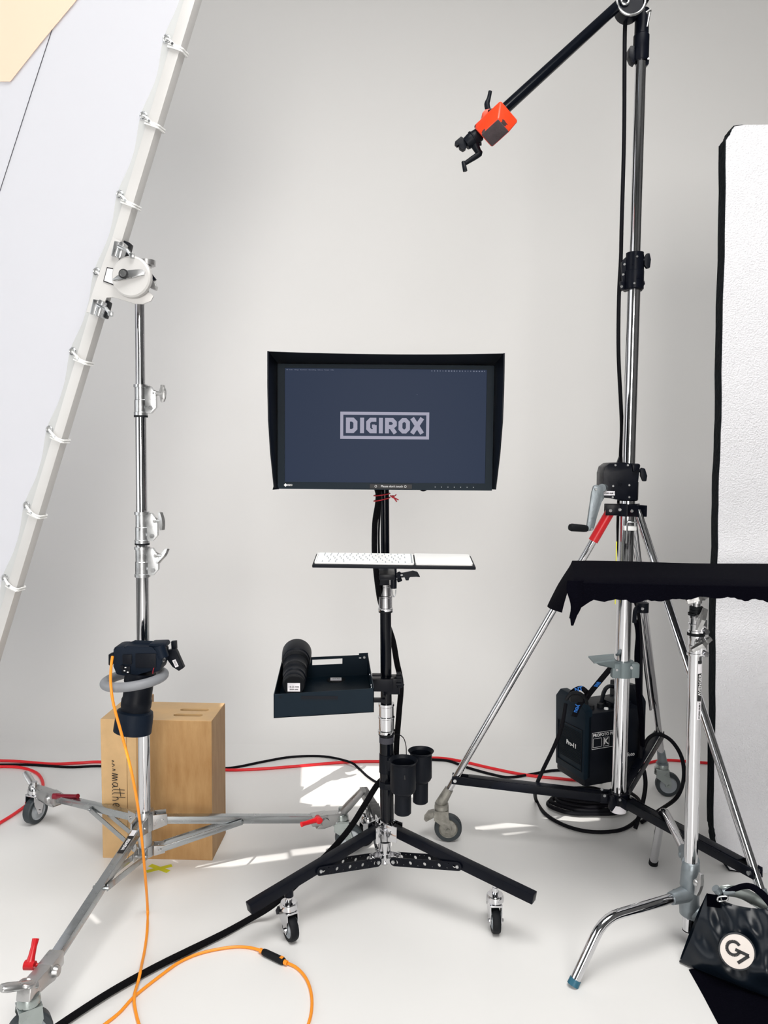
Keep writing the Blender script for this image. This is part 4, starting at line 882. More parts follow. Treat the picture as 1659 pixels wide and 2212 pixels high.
# ================================================================== C-STAND
YC = 2.212
CC = V((P(1490, 1900, YC).x, YC, 0))
axc = Axis(P(1489, 1990, YC), P(1505, 1275, YC), 1495)
cst = thing('c_stand', CC, 'short chrome stand with bent turtle legs and grey cast hub carrying the black covered table', 'light stand')
def zc(y): return P(1495, y, YC).z
def cseg(y0, y1, r): MB().tube(axc(zc(y1)), axc(zc(y0)), r, n=30).build('tube', 'chrome', cst)
cseg(1400, 2007, .0195); cseg(1330, 1405, .0172); cseg(1272, 1335, .0125)
MB().lathe([(0, 0), (.0200, 0), (.0200, .003), (0, .003)], axc(zc(2009)), Z, 28).build('foot_cap', 'rubber', cst)
def ccol(y0, y1, r, kx, ky, wu, kY=.045):
    z1, z0 = zc(y0), zc(y1); a = axc(z0); h = z1 - z0; b = MB()
    b.lathe([(r, 0), (r + .004, 0), (r + .004, h * .12), (r + .002, h * .14), (r + .002, h * .45), (r + .003, h * .47), (r + .003, h * .52), (r + .0015, h * .54), (r + .0015, h * .86), (r + .004, h * .88), (r + .004, h), (r, h)], a, Z, 30)
    b.box(a + V((.012, -.020, h * .45)), (.018, .018, h * .8), bevel=.003); b.lathe([(0, 0), (.0085, 0), (.0085, .014), (0, .014)], a + V((.014, -.026, h * .2)), -Yv + X * .2, 6)
    c = b.build('collar', 'chrome', cst); MB().lathe([(r, 0), (r + .005, 0), (r + .005, .007), (r, .007)], a + Z * h, Z, 28).build('rubber_ring', 'rubber', c)
    k = P(kx, ky, YC - kY); wing(c, k + Yv * .02, -Yv + X * .15, V(wu), .034, 'alu', .02); return c
ccol(1329, 1366, .0185, 1513, 1338, (.30, 0, 1)); ccol(1372, 1415, .0200, 1512, 1392, (.8, 0, .55))
k0 = P(1505, 1292, YC - .03); b_ = MB(); b_.lathe([(.012, -.012), (.017, -.012), (.017, .012), (.012, .012)], axc(zc(1293)), Z, 24); tc_ = b_.build('collar', 'alu', cst); wing(tc_, k0 + Yv * .015, -Yv, V((.93, 0, .30)), .034, 'alu', .02)
for y in (1313, 1320): MB().lathe([(.010, -.004), (.0190, -.004), (.0190, .004), (.010, .004)], axc(zc(y)), Z, 26).build('rubber_ring', 'rubber', cst)
# adhesive labels running up the tube
def vlabel(y0, y1, m_, w=.013):
    z0, z1 = zc(y1), zc(y0); a = axc((z0 + z1) / 2) + V((.006, 0, 0)); yy = YC - .0193; b = MB()
    def fn(u, v):
        th = R(2) + (u) * R(42); p = axc(z0 + v * (z1 - z0)); return p + V((math.sin(th) * .0201, -math.cos(th) * .0201, 0))
    b.grid(fn, 4, 1); return b.build('adhesive_label', m_, cst)
def vtext(par, body, y0, y1, size, m_, deg=23):
    z = (zc(y0) + zc(y1)) / 2; th = R(deg); p = axc(z) + V((math.sin(th) * .0206, -math.cos(th) * .0206, 0))
    return text('label_text', body, frame(p, Z, V((-math.cos(th), -math.sin(th), 0))), size, m_, par, ext=.0001, bold=.0003)
vlabel(1424, 1430, 'ink'); l_ = vlabel(1431, 1451, 'whitelabel'); l_ = vlabel(1452, 1510, 'ink'); vtext(l_, 'AVENGER', 1452, 1500, .0145, 'whiteink')
l2 = vlabel(1512, 1550, 'whitelabel'); vtext(l2, 'STUDIO GLEIS 7', 1512, 1550, .0068, 'ink')
# turtle base
feet = [F(1237, 2131), F(1411, 1868), None]; feet[2] = V((CC.x + .37, CC.y - .256, 0))
zhubs = [P(1478, 1928, YC).z + .0, P(1470, 1862, YC).z, P(1520, 1968, YC).z]
hubc = axc(zc(1905)); b = MB(); zA, zB = zc(1978), zc(1860)
b.lathe([(.020, zA), (.027, zA + .006), (.029, zA + .03), (.026, (zA + zB) / 2), (.029, (zA + zB) / 2 + .01), (.027, zB - .03), (.024, zB - .004), (.0205, zB)], V((hubc.x, hubc.y, 0)), Z, 32)
for i, f_ in enumerate(feet):
    dh = (f_ - CC); dh.z = 0; dh.normalize(); c_ = V((hubc.x, hubc.y, zhubs[i]))
    b.path([c_, c_ + dh * .045, c_ + dh * .075], [.026, .021, .018], n=20, k=3)
    b.lathe([(0, 0), (.009, 0), (.009, .006), (.005, .008), (0, .008)], c_ + dh * .04 + V((-dh.y, dh.x, 0)) * (-.018 if i != 1 else .018) , V((-dh.y, dh.x, 0)) * (-1 if i != 1 else 1), 14)
bh = b.build('hub', 'grip', cst, angle=50)
wing(bh, P(1502, 1905, YC - .055), V((.5, -1, 0)), V((.15, 0, 1)), .034, 'alu', .012)
for i, f_ in enumerate(feet):
    dh = (f_ - CC); dh.z = 0; Lf_ = dh.length; dh.normalize(); s_ = V((hubc.x, hubc.y, zhubs[i])) + dh * .05
    el = V((CC.x, CC.y, 0)) + dh * (Lf_ * .76) + Z * (zhubs[i] + .004); g_ = f_ + Z * .004
    dd1 = (el - s_).normalized(); dd2 = (g_ - el).normalized(); rr = .055
    pts = [s_, el - dd1 * rr] + [((1 - t) ** 2) * (el - dd1 * rr) + 2 * t * (1 - t) * (el) + t * t * (el + dd2 * rr) for t in (.2, .4, .6, .8)] + [el + dd2 * rr, g_]
    lg_ = MB().path(pts, .0142, n=24, k=1).build('leg', 'chrome', cst)
    MB().path([g_ + dd2 * -.018, g_], [.0158, .0163], n=20, k=1).build('foot_cap', 'blueenamel' if i == 0 else 'rubber', lg_, label='teal blue rubber cap' if i == 0 else None)

# ================================================================== BLACK COVERED TABLE
tbl = thing('covered_table', P(1500, 1268, YC), 'small table top on the short chrome stand, wrapped in ragged black duvetyne cloth', 'table')
zt0 = P(1300, 1254, 2.08).z
fl_ = V((P(1238, 1255, 2.08).x, 2.08, zt0)); bl_ = F(1236, 1211, zt0 + .002); rt = 1.05
fr_ = V((fl_.x + rt, 2.02, zt0 - .004)); br2 = V((bl_.x + rt, bl_.y - .06, zt0))
b = MB(); b.prism([fl_ + V((.015, .012, -.006)), fr_ + V((0, .012, -.006)), br2 - Yv * .012 - Z * .006, bl_ + V((.015, -.012, -.006))], (0, 0, -.018)); b.build('table_top', 'blk', tbl, smooth=False)
MB().lathe([(.012, -.05), (.028, -.048), (.028, 0), (0, 0)], V((axc(zt0).x, YC, zt0 - .024)), Z, 20).build('table_socket', 'steel', tbl)
random.seed(11)
drops = {0: .070, .02: .074, .05: .058, .1: .052, .2: .054, .27: .047, .33: .037, .40: .040, .55: .050, .72: .060, .85: .066, 1: .06}
ks = sorted(drops)
def drop(u):
    for a, c in zip(ks, ks[1:]):
        if a <= u <= c: t = (u - a) / (c - a); return drops[a] + (drops[c] - drops[a]) * t + .003 * math.sin(u * 90) + random.uniform(-.0022, .0022)
    return .06
NU = 110
dr = [drop(i / NU) for i in range(NU + 1)]
b = MB()
def clothf(u, v):                     # v 0..1: back edge -> top -> front edge -> hanging front
    pb, pf = bl_.lerp(br2, u), fl_.lerp(fr_, u)
    if v < .5: p = pb.lerp(pf, v / .5); return p + Z * (.0015 * math.sin(u * 13 + v * 9))
    if v < .6: return pf + V((0, -.004, -.004))
    t = (v - .6) / .4; return pf + V((0, -.008 + .006 * t + .004 * math.sin(u * 31) * t, -.006 - t * (dr[round(u * NU)] - .006)))
b.grid(clothf, NU, 10)
# left end flap and the long dangling corner
lf = [bl_, fl_ + V((0, -.006, 0))]
def leftf(u, v):
    p = lf[0].lerp(lf[1], u); out = .060 * math.sin(u * math.pi * .9) + .012; return p + V((-out * v * 1.05, -.01 * v, -.105 * v ** 1.6 * (1 - .35 * abs(u - .5))))
b.grid(leftf, 10, 8)
b.grid(lambda u, v: V((fl_.x - .018 + u * .045 + .010 * v * (1 - u) - .004 * math.sin(v * 7) - .018 * v * v * u, fl_.y - .010 - .006 * math.sin(u * 3.1), fl_.z + .001 - v * (.123 if .15 < u < .75 else .104))), 8, 10)
b.build('cloth_cover', 'velvet', tbl, angle=60)

# ================================================================== POLYSTYRENE BOARD
bb_, tt_ = P(1549, 1876, 2.63), P(1566, 270, 2.70); bb_.z = 0; px_ = V((1, -.04, 0)).normalized(); up_ = (tt_ - bb_).normalized()
Hb = (tt_ - bb_).length; Wb = 1.1; pn = px_.cross(up_).normalized() * -1
if pn.y < 0: pn = -pn
pbd = thing('polystyrene_board', bb_, 'tall white polystyrene board with black edges standing at the right', 'reflector board')
def bp2(u, v, w=0): return bb_ + px_ * u + up_ * v + pn * w
out = [(.0, .075), (-.014, .16), (-.014, 1.0), (-.004, 1.6), (.004, Hb - .05), (.030, Hb - .004), (.06, Hb), (Wb, Hb), (Wb, -.02), (.10, -.0), (.045, .008)]
b = MB(); b.prism([bp2(u, v) for u, v in out], pn * .05, .003); b.build('board', 'poly', pbd, smooth=False)
eo = [(.060, Hb + .001), (.028, Hb - .003), (.001, Hb - .05), (-.007, 1.6), (-.017, 1.0), (-.017, .16), (-.003, .074), (.043, .005), (.10, -.003)]
def edgef(u, v):
    i = u * (len(eo) - 1); j = min(int(i), len(eo) - 2); a = V((*eo[j], 0)).lerp(V((*eo[j + 1], 0)), i - j); wob = .0015 * math.sin(u * 70) + .001 * math.sin(u * 191)
    return bp2(a.x + (.004 if v == 0 else 0) - .0 + wob, a.y, [-.0012, -.001, .027, .051][round(v * 3)])
b = MB(); b.grid(edgef, 96, 3); bmesh.ops.solidify(b.bm, geom=list(b.bm.faces), thickness=.002); b.build('black_edge', 'polyblk', pbd)

# ================================================================== FLASH GENERATOR hung by its strap
YG2 = 3.02
g0 = P(1262, 1702, 2.93); gx = V((.927, .375, 0)).normalized(); gl = V((-.375, .927, 0)).normalized()
zt2 = P(1262, 1543, 2.93).z; zb2 = g0.z; gh = zt2 - zb2; g0 = V((g0.x, g0.y, zb2))
gen = thing('flash_generator', g0, 'black flash power pack hanging behind the crank stand, cable coils beneath it', 'power pack')
def gp(u, v, w): return g0 + gx * u + gl * v + Z * w
gW, gD = .270, .19
b = MB(); b._box(frame(gp(gW / 2, gD / 2, gh / 2), gx, gl), (gW, gD, gh), .014); b.build('housing', 'blkplastic', gen)
b = MB(); b.prism([gp(-.004, .0, .03), gp(-.004, gD, .03), gp(-.004, gD + .01, gh + .02), gp(-.004, gD - .02, gh + .055), gp(-.004, .06, gh + .052), gp(-.004, .0, gh + .01)], gx * .035, .006); b.build('end_cover', 'box', gen)
b = MB(); b.prism([gp(gW - .01, -.002, .04), gp(gW - .01, gD, .04), gp(gW - .01, gD, gh + .06), gp(gW - .01, .05, gh + .075), gp(gW - .01, -.002, gh + .02)], gx * .03, .006); b.build('end_cover', 'blkplastic', gen)
b = MB(); 
for k in range(20): b.path([gp(-.006, .022, .085 + k * .0065), gp(-.006, gD - .025, .085 + k * .0065)], .0012, n=5, k=1)
b.path([gp(-.006, .015, .06), gp(-.006, gD - .018, .06), gp(-.006, gD - .015, .22), gp(-.006, .015, .225)], .002, n=6, k=1, closed=True); b.build('grille', 'rubber', gen)
b = MB()
for k in range(3): b.lathe([(0, 0), (.014, 0), (.013, .016), (0, .016)], gp(.06 + k * .045, .05, gh), Z, 20)
b.build('dial', 'rubber', gen)
MB().lathe([(0, 0), (.009, 0), (.008, .006), (0, .006)], gp(.110, .02, gh + .001), Z, 16).build('indicator', 'white', gen)
b = MB(); b.box(gp(.19, .06, gh + .01), (.09, .08, .02), gx, gl, .005); b.path([gp(.13, .08, gh), gp(.15, .08, gh + .06), gp(.19, .08, gh + .068), gp(.25, .08, gh + .02)], .013, n=10, k=4, flat=.6); b.build('handle', 'blkplastic', gen)
tlx = frame(gp(-.0075, .080, .148), -gl, Z)
text('maker_text', 'Pro-11', tlx, .024, 'whiteink', gen, bold=.0008)
text('maker_text', 'profoto', frame(gp(.205, -.002, .105), gx, Z), .022, 'whiteink', gen)
b = MB(); pq = [(.030, .150), (.150, .150), (.150, .215), (.030, .215)]
b.path([gp(u, -.0015, w) for u, w in pq], .0010, n=5, k=1, closed=True)
pk = b.build('sticker', 'whiteink', gen); text('label_text', 'PROFOTO PRO', frame(gp(.090, -.002, .204), gx, Z), .0165, 'whiteink', pk, bold=.0003)
b = MB()
for x0 in (.083,): b.path([gp(x0, -.002, .157), gp(x0 + .028, -.002, .157), gp(x0 + .028, -.002, .192), gp(x0, -.002, .192)], .0009, n=5, k=1, closed=True)
b.path([gp(.035, -.002, .157), gp(.074, -.002, .157), gp(.074, -.002, .192), gp(.035, -.002, .192)], .0009, n=5, k=1, closed=True)
b.build('sticker_frames', 'whiteink', gen); text('label_text', 'K', frame(gp(.097, -.002, .1745), gx, Z), .034, 'whiteink', pk, bold=.001)
# printed strap up to the foot step
st1, st0 = P(1326, 1440, 2.72), P(1271, 1503, 2.90)
sv = (st1 - st0).normalized(); b = MB(); sy = sv.cross(V((0, -1, .2))).normalized()
b.path([P(1322, 1440, 2.71), P(1300, 1466, 2.78), P(1272, 1500, 2.88), P(1262, 1515, 2.90)], .0125, n=8, k=4, flat=.10, up=V((0, 1, .3)))
b.path([P(1268, 1496, 2.89), P(1255, 1486, 2.89), P(1238, 1493, 2.90), P(1225, 1510, 2.92)], .010, n=8, k=4, flat=.14, up=V((0, 1, .3)))
b.path([P(1264, 1508, 2.89), P(1250, 1525, 2.90), P(1240, 1548, 2.915)], .0115, n=8, k=4, flat=.12, up=V((0, 1, .3)))
b.torus(P(1266, 1500, 2.885), V((1, 0, -.5)), .012, .003); sp_ = b.build('strap', 'blkcable', gen)
tn = V((0, -1, 0)); xs_ = (P(1300, 1466, 2.78) - P(1272, 1500, 2.88)).normalized()
text('strap_text', 'see', frame(P(1289, 1478, 2.80), xs_, xs_.cross(tn) * -1), .030, 'blueink', sp_, bold=.0008)
xs2 = (P(1250, 1525, 2.90) - P(1240, 1548, 2.915)).normalized(); text('strap_text', 'you', frame(P(1247, 1531, 2.885), -xs2, (-xs2).cross(tn) * -1), .024, 'blueink', sp_, bold=.0008)
text('strap_text', 'NT', frame(P(1250, 1489, 2.875), V((1, 0, .25)), V((-.25, 0, 1))), .022, 'blueink', sp_, bold=.0006)
b = MB(); b.path([P(1222, 1512, 2.88), P(1232, 1500, 2.88), P(1246, 1496, 2.87), P(1262, 1505, 2.88), P(1268, 1520, 2.89)], .007, n=8); b.box(P(1244, 1506, 2.90), (.05, .04, .03), bevel=.006); b.build('lamp_plug', 'rubber', gen)
# velvet-like hanging sleeve behind the column
tag(MB().path([P(1374, 1340, 2.86), P(1378, 1370, 2.86), P(1376, 1420, 2.86), P(1380, 1500, 2.87), P(1386, 1560, 2.90), P(1388, 1610, 2.92)], [.016, .013, .017, .016, .014], n=12, k=5, flat=.6).build('hanging_strap', 'velvet', None), 'fuzzy black velcro strap hanging behind the crank stand column', 'strap')
tag(MB().path([F(1372, 1790, .012), P(1386, 1744, 2.95), P(1394, 1700, 2.97), P(1392, 1670, 2.98), P(1384, 1640, 2.99), P(1386, 1560, 3.0)], .0085, n=10, k=6).build('lamp_cable', 'blkcable', None), 'black cable falling to the floor right of the power pack', 'cable')

# ---- coiled lamp cable on the floor below the pack
def zc_(pts, z=.010): return [F(x, y, z) for x, y in pts]
tag(MB().path([P(1222, 1520, 2.88), P(1213, 1570, 2.84), P(1196, 1615, 2.82), P(1172, 1665, 2.82), P(1158, 1700, 2.86), F(1158, 1728, .01), F(1180, 1760, .01), F(1225, 1785, .01), F(1280, 1797, .01), F(1340, 1793, .01), F(1375, 1772, .012), F(1384, 1750, .02), F(1378, 1725, .03), F(1350, 1706, .03)], .0075, n=10, k=7).build('generator_cable', 'blkcable', None), 'black cable looping from the power pack in a wide curve at its left', 'cable')
tag(MB().path([F(1386, 1776, .012), F(1425, 1750, .03), P(1462, 1722, 2.90), P(1477, 1680, 2.98), P(1472, 1635, 3.03), P(1450, 1600, 3.05), P(1422, 1586, 3.06), P(1400, 1596, 3.05), P(1388, 1625, 3.04), P(1386, 1660, 3.0)], .0078, n=10, k=7).build('cable_loop', 'blkcable', None), 'stiff black cable loop standing up to the right of the power pack', 'cable')
random.seed(5); b = MB(); pts = []
for k in range(6):
    for j in range(12):
        a = R(30 * j + k * 3); rx, ry = .165 - k * .016, .095 - k * .011; pts.append(V((.86 + rx * math.cos(a) + random.uniform(-.006, .006), 3.12 + ry * math.sin(a) + random.uniform(-.006, .006), .010 + .011 * k + (j / 12) * .011)))
b.path(pts, .0085, n=10, k=3)
tag(b.build('cable_coil', 'blkcable', None), 'thick coil of black cable lying on the floor under the power pack', 'cable')

# ================================================================== SANDBAG
sA, sB = P(1527, 1929, 2.125), P(1730, 1985, 2.00); sC, sD = F(1467, 2080), F(1745, 2185)
bag = thing('sandbag', (sC + sD) / 2, 'shiny black vinyl sandbag with round pale G7 badge beside the short chrome stand', 'sandbag')
def bagf(sign):
    def f(u, v):
        top, bot = sA.lerp(sB, u), sC.lerp(sD, u); top = top - Z * .012 * math.sin(math.pi * min(1, u * 1.6)); p = top.lerp(bot, v)
        e = (math.sin(math.pi * min(1, max(0, v))) ** .6) * (math.sin(math.pi * (.04 + .80 * u)) ** .5)
        n = V((-.35, -1, .0)).normalized() * (.052 * e * (.55 + .75 * v)) * sign
        wr = .010 * math.sin(u * 17 + v * 6) * math.sin(v * 3.1) * e + .007 * math.sin(u * 29 - v * 13 + 2) * e * (1 - v) + .006 * math.sin(u * 9 - v * 17) * e
        q = p + n + V((-.35, -1, .25)) * wr * sign; q.z = max(q.z, .004); 
        if u < .25: q.x += .022 * math.sin(v * math.pi) * (1 - u / .25) * -.0
        return q
    return f
b = MB(); b.grid(bagf(1), 60, 40); b.grid(bagf(-1), 60, 40); b.build('bag', 'vinyl', bag, weld=True, angle=80)
fB = bagf(1); pc = P(1589, 2053, 1.98)
best = min(((fB(i / 60, j / 40) - CAM).normalized() - (pc - CAM).normalized()).length * 1000 + 0 * i for i in range(61) for j in range(41))
bi = min(((i, j) for i in range(3, 58) for j in range(3, 38)), key=lambda q: ((fB(q[0] / 60, q[1] / 40) - CAM).normalized() - (pc - CAM).normalized()).length)
ctr = fB(bi[0] / 60, bi[1] / 40); du = (fB((bi[0] + 5) / 60, bi[1] / 40) - fB((bi[0] - 5) / 60, bi[1] / 40)).normalized(); dv_ = (fB(bi[0] / 60, (bi[1] - 5) / 40) - fB(bi[0] / 60, (bi[1] + 5) / 40)).normalized()
nb_ = du.cross(dv_).normalized()
if nb_.y > 0: nb_ = -nb_
nb_ = (nb_ + V((-.25, -1.2, .45))).normalized()
rX = (V((1, 0, 0)) - nb_ * nb_.x).normalized(); rY = nb_.cross(rX)
if rY.z < 0: rY = -rY
cb_ = ctr + nb_ * .009
MB().lathe([(0, -.012), (.0475, -.012), (.0475, .0), (0, .0006)], cb_, nb_, 48).build('badge_border', 'vinyl', bag)
bdg = MB().lathe([(0, -.004), (.0435, -.004), (.0432, .0012), (0, .0012)], cb_, nb_, 48).build('badge', 'patch', bag)
def bs(pts, w):
    b = MB(); n = len(pts)
    for i in range(n - 1):
        a, c = V(pts[i]), V(pts[i + 1]); d = (c - a).normalized(); m2 = V((-d.y, d.x)) * w / 2; e = d * (w * .05 if 0 < i else 0)
        b.prism([cb_ + rX * p.x + rY * p.y + nb_ * .0012 for p in (a - m2, c - m2, c + m2, a + m2)], nb_ * .0006)
    return b
rot = R(-22); ro = lambda p: (p[0] * math.cos(rot) - p[1] * math.sin(rot), p[0] * math.sin(rot) + p[1] * math.cos(rot))
gpts = [(-.011 + .0170 * math.cos(R(a)), .004 + .0170 * math.sin(R(a))) for a in range(48, 352, 12)] + [(.0055, .003), (-.006, .003)]
bs([ro(p) for p in gpts], .0082).build('badge_letter', 'ink', bdg, smooth=False)
bs([ro(p) for p in ((.004, .003), (.0300, .003), (.010, -.0265))], .0082).build('badge_numeral', 'ink', bdg, smooth=False)
b = MB(); b.path([P(1566, 1944, 2.085), P(1569, 1930, 2.085), P(1590, 1919, 2.08), P(1618, 1914, 2.07), P(1645, 1930, 2.05), P(1672, 1962, 2.03)], .010, n=8, k=6, flat=.15, up=V((0, 1, .1))); b.build('strap', 'velvet', bag)
b = MB(); b.path([P(1550, 1943, 2.085), P(1553, 1937, 2.085), P(1570, 1936, 2.08), P(1572, 1941, 2.08), P(1568, 1945, 2.08), P(1553, 1947, 2.085)], .0026, n=8, k=3, closed=True); b.build('buckle', 'steel', bag)
b = MB(); b.grid(lambda u, v: P(1527 + u * 30, 1930 + u * 4 + v * 28, 2.10 - .01 * u), 4, 4); bmesh.ops.solidify(b.bm, geom=list(b.bm.faces), thickness=.012); b.build('binding', 'velvet', bag)
# black cloth spread on the floor
fc = [F(1488, 2096), F(1516, 2146), F(1552, 2214), F(1588, 2285), F(1900, 2285), F(1900, 2100), F(1600, 2080)]
tag(MB().prism([p + Z * .0005 for p in fc], (0, 0, .0025)).build('floor_cloth', 'velvet', None, smooth=False), 'black cloth lying flat on the floor beneath the vinyl sandbag, bottom right', 'cloth')

# ================================================================== WOODEN APPLE BOXES
def applebox(o, x, y, w, d, h, label, slots):
    t = thing('apple_box', o, label, 'wooden box', 'wooden apple boxes')
    def bx(u, v, z): return o + x * u + y * v + Z * z
    e = .015
    for nm, (u, v, z), s_, mm_ in (('front_panel', (w / 2, e / 2, h / 2), (w, e, h), 'woodlight' if slots is None else 'wood'), ('back_panel', (w / 2, d - e / 2, h / 2), (w, e, h), 'wood'),
                              ('side_panel', (e / 2, d / 2, h / 2), (e, d - 2 * e, h), 'wood'), ('side_panel', (w - e / 2, d / 2, h / 2), (e, d - 2 * e, h), 'wood')):
        b = MB(); b._box(frame(bx(u, v, z), x, y), s_, .0015); b.build(nm, mm_, t, smooth=False)
    bm = bmesh.new(); edges = []
    def lp(pts):
        vs = [bm.verts.new(bx(a, c, h + .0008)) for a, c in pts]
        for k_ in range(len(vs)): edges.append(bm.edges.new((vs[k_], vs[(k_ + 1) % len(vs)])))
    lp([(.001, .001), (w - .001, .001), (w - .001, d - .001), (.001, d - .001)])
    for cx, cy in (slots or [(w * .5, d * .30)]):
        sl_, sr = (.040, .0135) if slots else (.012, .010)
        lp([(cx + sl_ + sr * math.cos(a), cy + sr * math.sin(a)) for a in [R(-90 + 22.5 * j) for j in range(9)]] + [(cx - sl_ + sr * math.cos(a), cy + sr * math.sin(a)) for a in [R(90 + 22.5 * j) for j in range(9)]])
    bmesh.ops.triangle_fill(bm, use_beauty=True, use_dissolve=False, edges=edges)
    ret = bmesh.ops.extrude_face_region(bm, geom=list(bm.faces))
    for v_ in [q for q in ret['geom'] if isinstance(q, bmesh.types.BMVert)]: v_.co.z -= .0155
    mb = MB(); mb.bm = bm; mb.build('end_panel', 'woodlight', t, smooth=False)
    return t, bx
bo, bo2 = F(222, 1853), F(459, 1859); bxd = (bo2 - bo).normalized(); byd = V((-bxd.y, bxd.x, 0)); Wt = (bo2 - bo).length; HB = .512
w1 = Wt * .235
tA, bxA = applebox(bo, bxd, byd, w1 - .001, .300, HB, 'narrow wooden box on end with black handwriting running down its front', None)
tB, bxB = applebox(bo + bxd * w1, bxd, byd, Wt - w1, .203, HB, 'wide wooden box on end behind the roller stand, two hand slots in top', [(.205, .060), (.212, .118)])
MB().prism([bxB(-.0 + .001, -.0008, .0), bxB(.034, -.0008, 0), bxB(.034, -.0008, HB), bxB(.001, -.0008, HB)], (0, .0006, 0)).build('veneer_strip', 'woodlight', tB, smooth=False)
# handwriting, top to bottom
def hw_(strokes, s, ox, oz):
    b = MB()
    for st_ in strokes:                     # x along the word (downwards), y up = towards the right
        b.path([bxA(ox + p[1] * s, -.0012, oz - p[0] * s) for p in st_], .0019, n=6, k=5, flat=.5)
    return b
word = [[(0, 0), (.1, .3), (.25, .05)], [(.5, 0), (.7, .4), (.95, .05)], [(1.3, .05), (1.45, .5), (1.6, .1)],
        [(2.0, .0), (2.2, .9), (2.35, .0), (2.6, .85), (2.75, 0), (3.0, .8), (3.15, .0)], [(4.0, .75), (3.6, .8), (3.45, .3), (3.7, 0), (4.0, .4), (4.05, .8), (4.1, .1), (4.3, .1)],
        [(4.6, 1.9), (4.55, .3), (4.8, 0)], [(4.3, 1.1), (5.6, 1.3)], [(5.1, 1.9), (5.05, .3), (5.3, 0)], [(5.75, 2.0), (5.7, 0)], [(5.7, .6), (6.0, .9), (6.2, .5), (6.2, .0)],
        [(6.7, .5), (7.2, .6), (7.1, 1.0), (6.8, .9), (6.7, .3), (7.1, 0), (7.4, .3)], [(7.6, .9), (7.7, .1), (7.95, .8), (8.1, .1), (8.4, 1.0)], [(9.1, 1.0), (8.8, .9), (9.1, .4), (8.8, 0)]]
hw_(word, .0235, w1 * .42, HB - .150).build('handwriting', 'ink', tA)
# tape cross
tc0 = F(344, 1876, .0004); 
b = MB(); b.box(tc0, (.088, .019, .0004), V((1, .55, 0)), V((-.55, 1, 0))); b.box(tc0 + Z * .0004, (.088, .019, .0004), V((1, -.55, 0)), V((.55, 1, 0)))
tag(b.build('tape_cross', 'yellow', None, smooth=False), 'small yellow tape cross stuck on the floor in front of the wooden boxes', 'floor mark')

# ================================================================== CAMERA HANGING ON THE ROLLER STAND
YK = 2.33
ca = P(298, 1430, YK)
cam_ = thing('photo_camera', ca, 'black camera hanging lens down from the roller stand through a grey ring', 'camera')
b = MB(); b.pxp([(243, 1402), (250, 1397), (265, 1396), (272, 1402), (330, 1405), (338, 1400), (352, 1408), (350, 1430), (346, 1450), (330, 1455), (276, 1456), (268, 1462), (250, 1458), (243, 1440)], YK - .035, .075, .010); body = b.build('body', 'camera', cam_)
b = MB(); b.pxp([(267, 1397), (294, 1401), (294, 1406), (274, 1404)], YK - .0, .03, .001); b.build('top_display', 'glassdark', cam_)
b = MB(); b.pxp([(323, 1390), (356, 1389), (360, 1396), (352, 1404), (326, 1402), (320, 1397)], YK - .02, .05, .005); b.path([P(344, 1395, YK - .02), P(352, 1420, YK - .02)], .018, n=16, k=1); b.build('viewfinder', 'camera', cam_)
b = MB(); b.box(P(275, 1424, YK - .038), (.028, .004, .030), bevel=.0015); b.box(P(315, 1427, YK - .0375), (.062, .003, .044), bevel=.0012); b.box(P(272, 1447, YK - .038), (.026, .004, .022), bevel=.0015)
b.lathe([(0, 0), (.007, 0), (.006, .003), (0, .003)], P(264, 1441, YK - .040), -Yv, 16); b.build('controls', 'blkplastic', cam_)
b = MB()
for x, y in ((271, 1442), (276, 1452), (269, 1449)): b.box(P(x, y, YK - .0415), (.005, .001, .003))
b.build('button_marks', 'white', cam_); MB().path([P(333, 1442, YK - .036), P(331, 1447, YK - .037), P(330, 1455, YK - .036)], .0012, n=6).build('red_mark', 'redcord', cam_)
b = MB()
for x, y in ((345, 1408), (349, 1429), (354, 1425)): b.torus(P(x, y, YK - .02), V((1, -.3, 0)), .006, .0016, n=16, k=6)
b.build('strap_ring', 'steel', cam_)
b = MB(); la_, lb_ = P(304, 1452, YK), P(288, 1566, YK - .01); ld_ = (lb_ - la_).normalized(); LLn = (lb_ - la_).length
b.lathe([(0, 0), (.046, 0), (.046, .03), (.043, .034), (.043, LLn * .48), (.0455, LLn * .52), (.0455, LLn * .64), (.044, LLn * .66), (.044, LLn * .72), (.048, LLn * .74), (0, LLn * .74)], la_, ld_, 48); b.build('lens_barrel', 'blkplastic', cam_)
b = MB(); b.lathe([(.046, LLn * .71), (.0535, LLn * .74), (.056, LLn * .82), (.057, LLn + .020), (.053, LLn + .022), (.050, LLn * .8), (.046, LLn * .74)], la_, ld_, 48); b.build('lens_hood', 'camera', cam_)
b = MB(); b.pxp([(234, 1414), (243, 1411), (247, 1418), (245, 1430), (239, 1440), (234, 1436)], YK - .03, .02, .002); plg = b.build('plug_bracket', 'blkplastic', cam_)
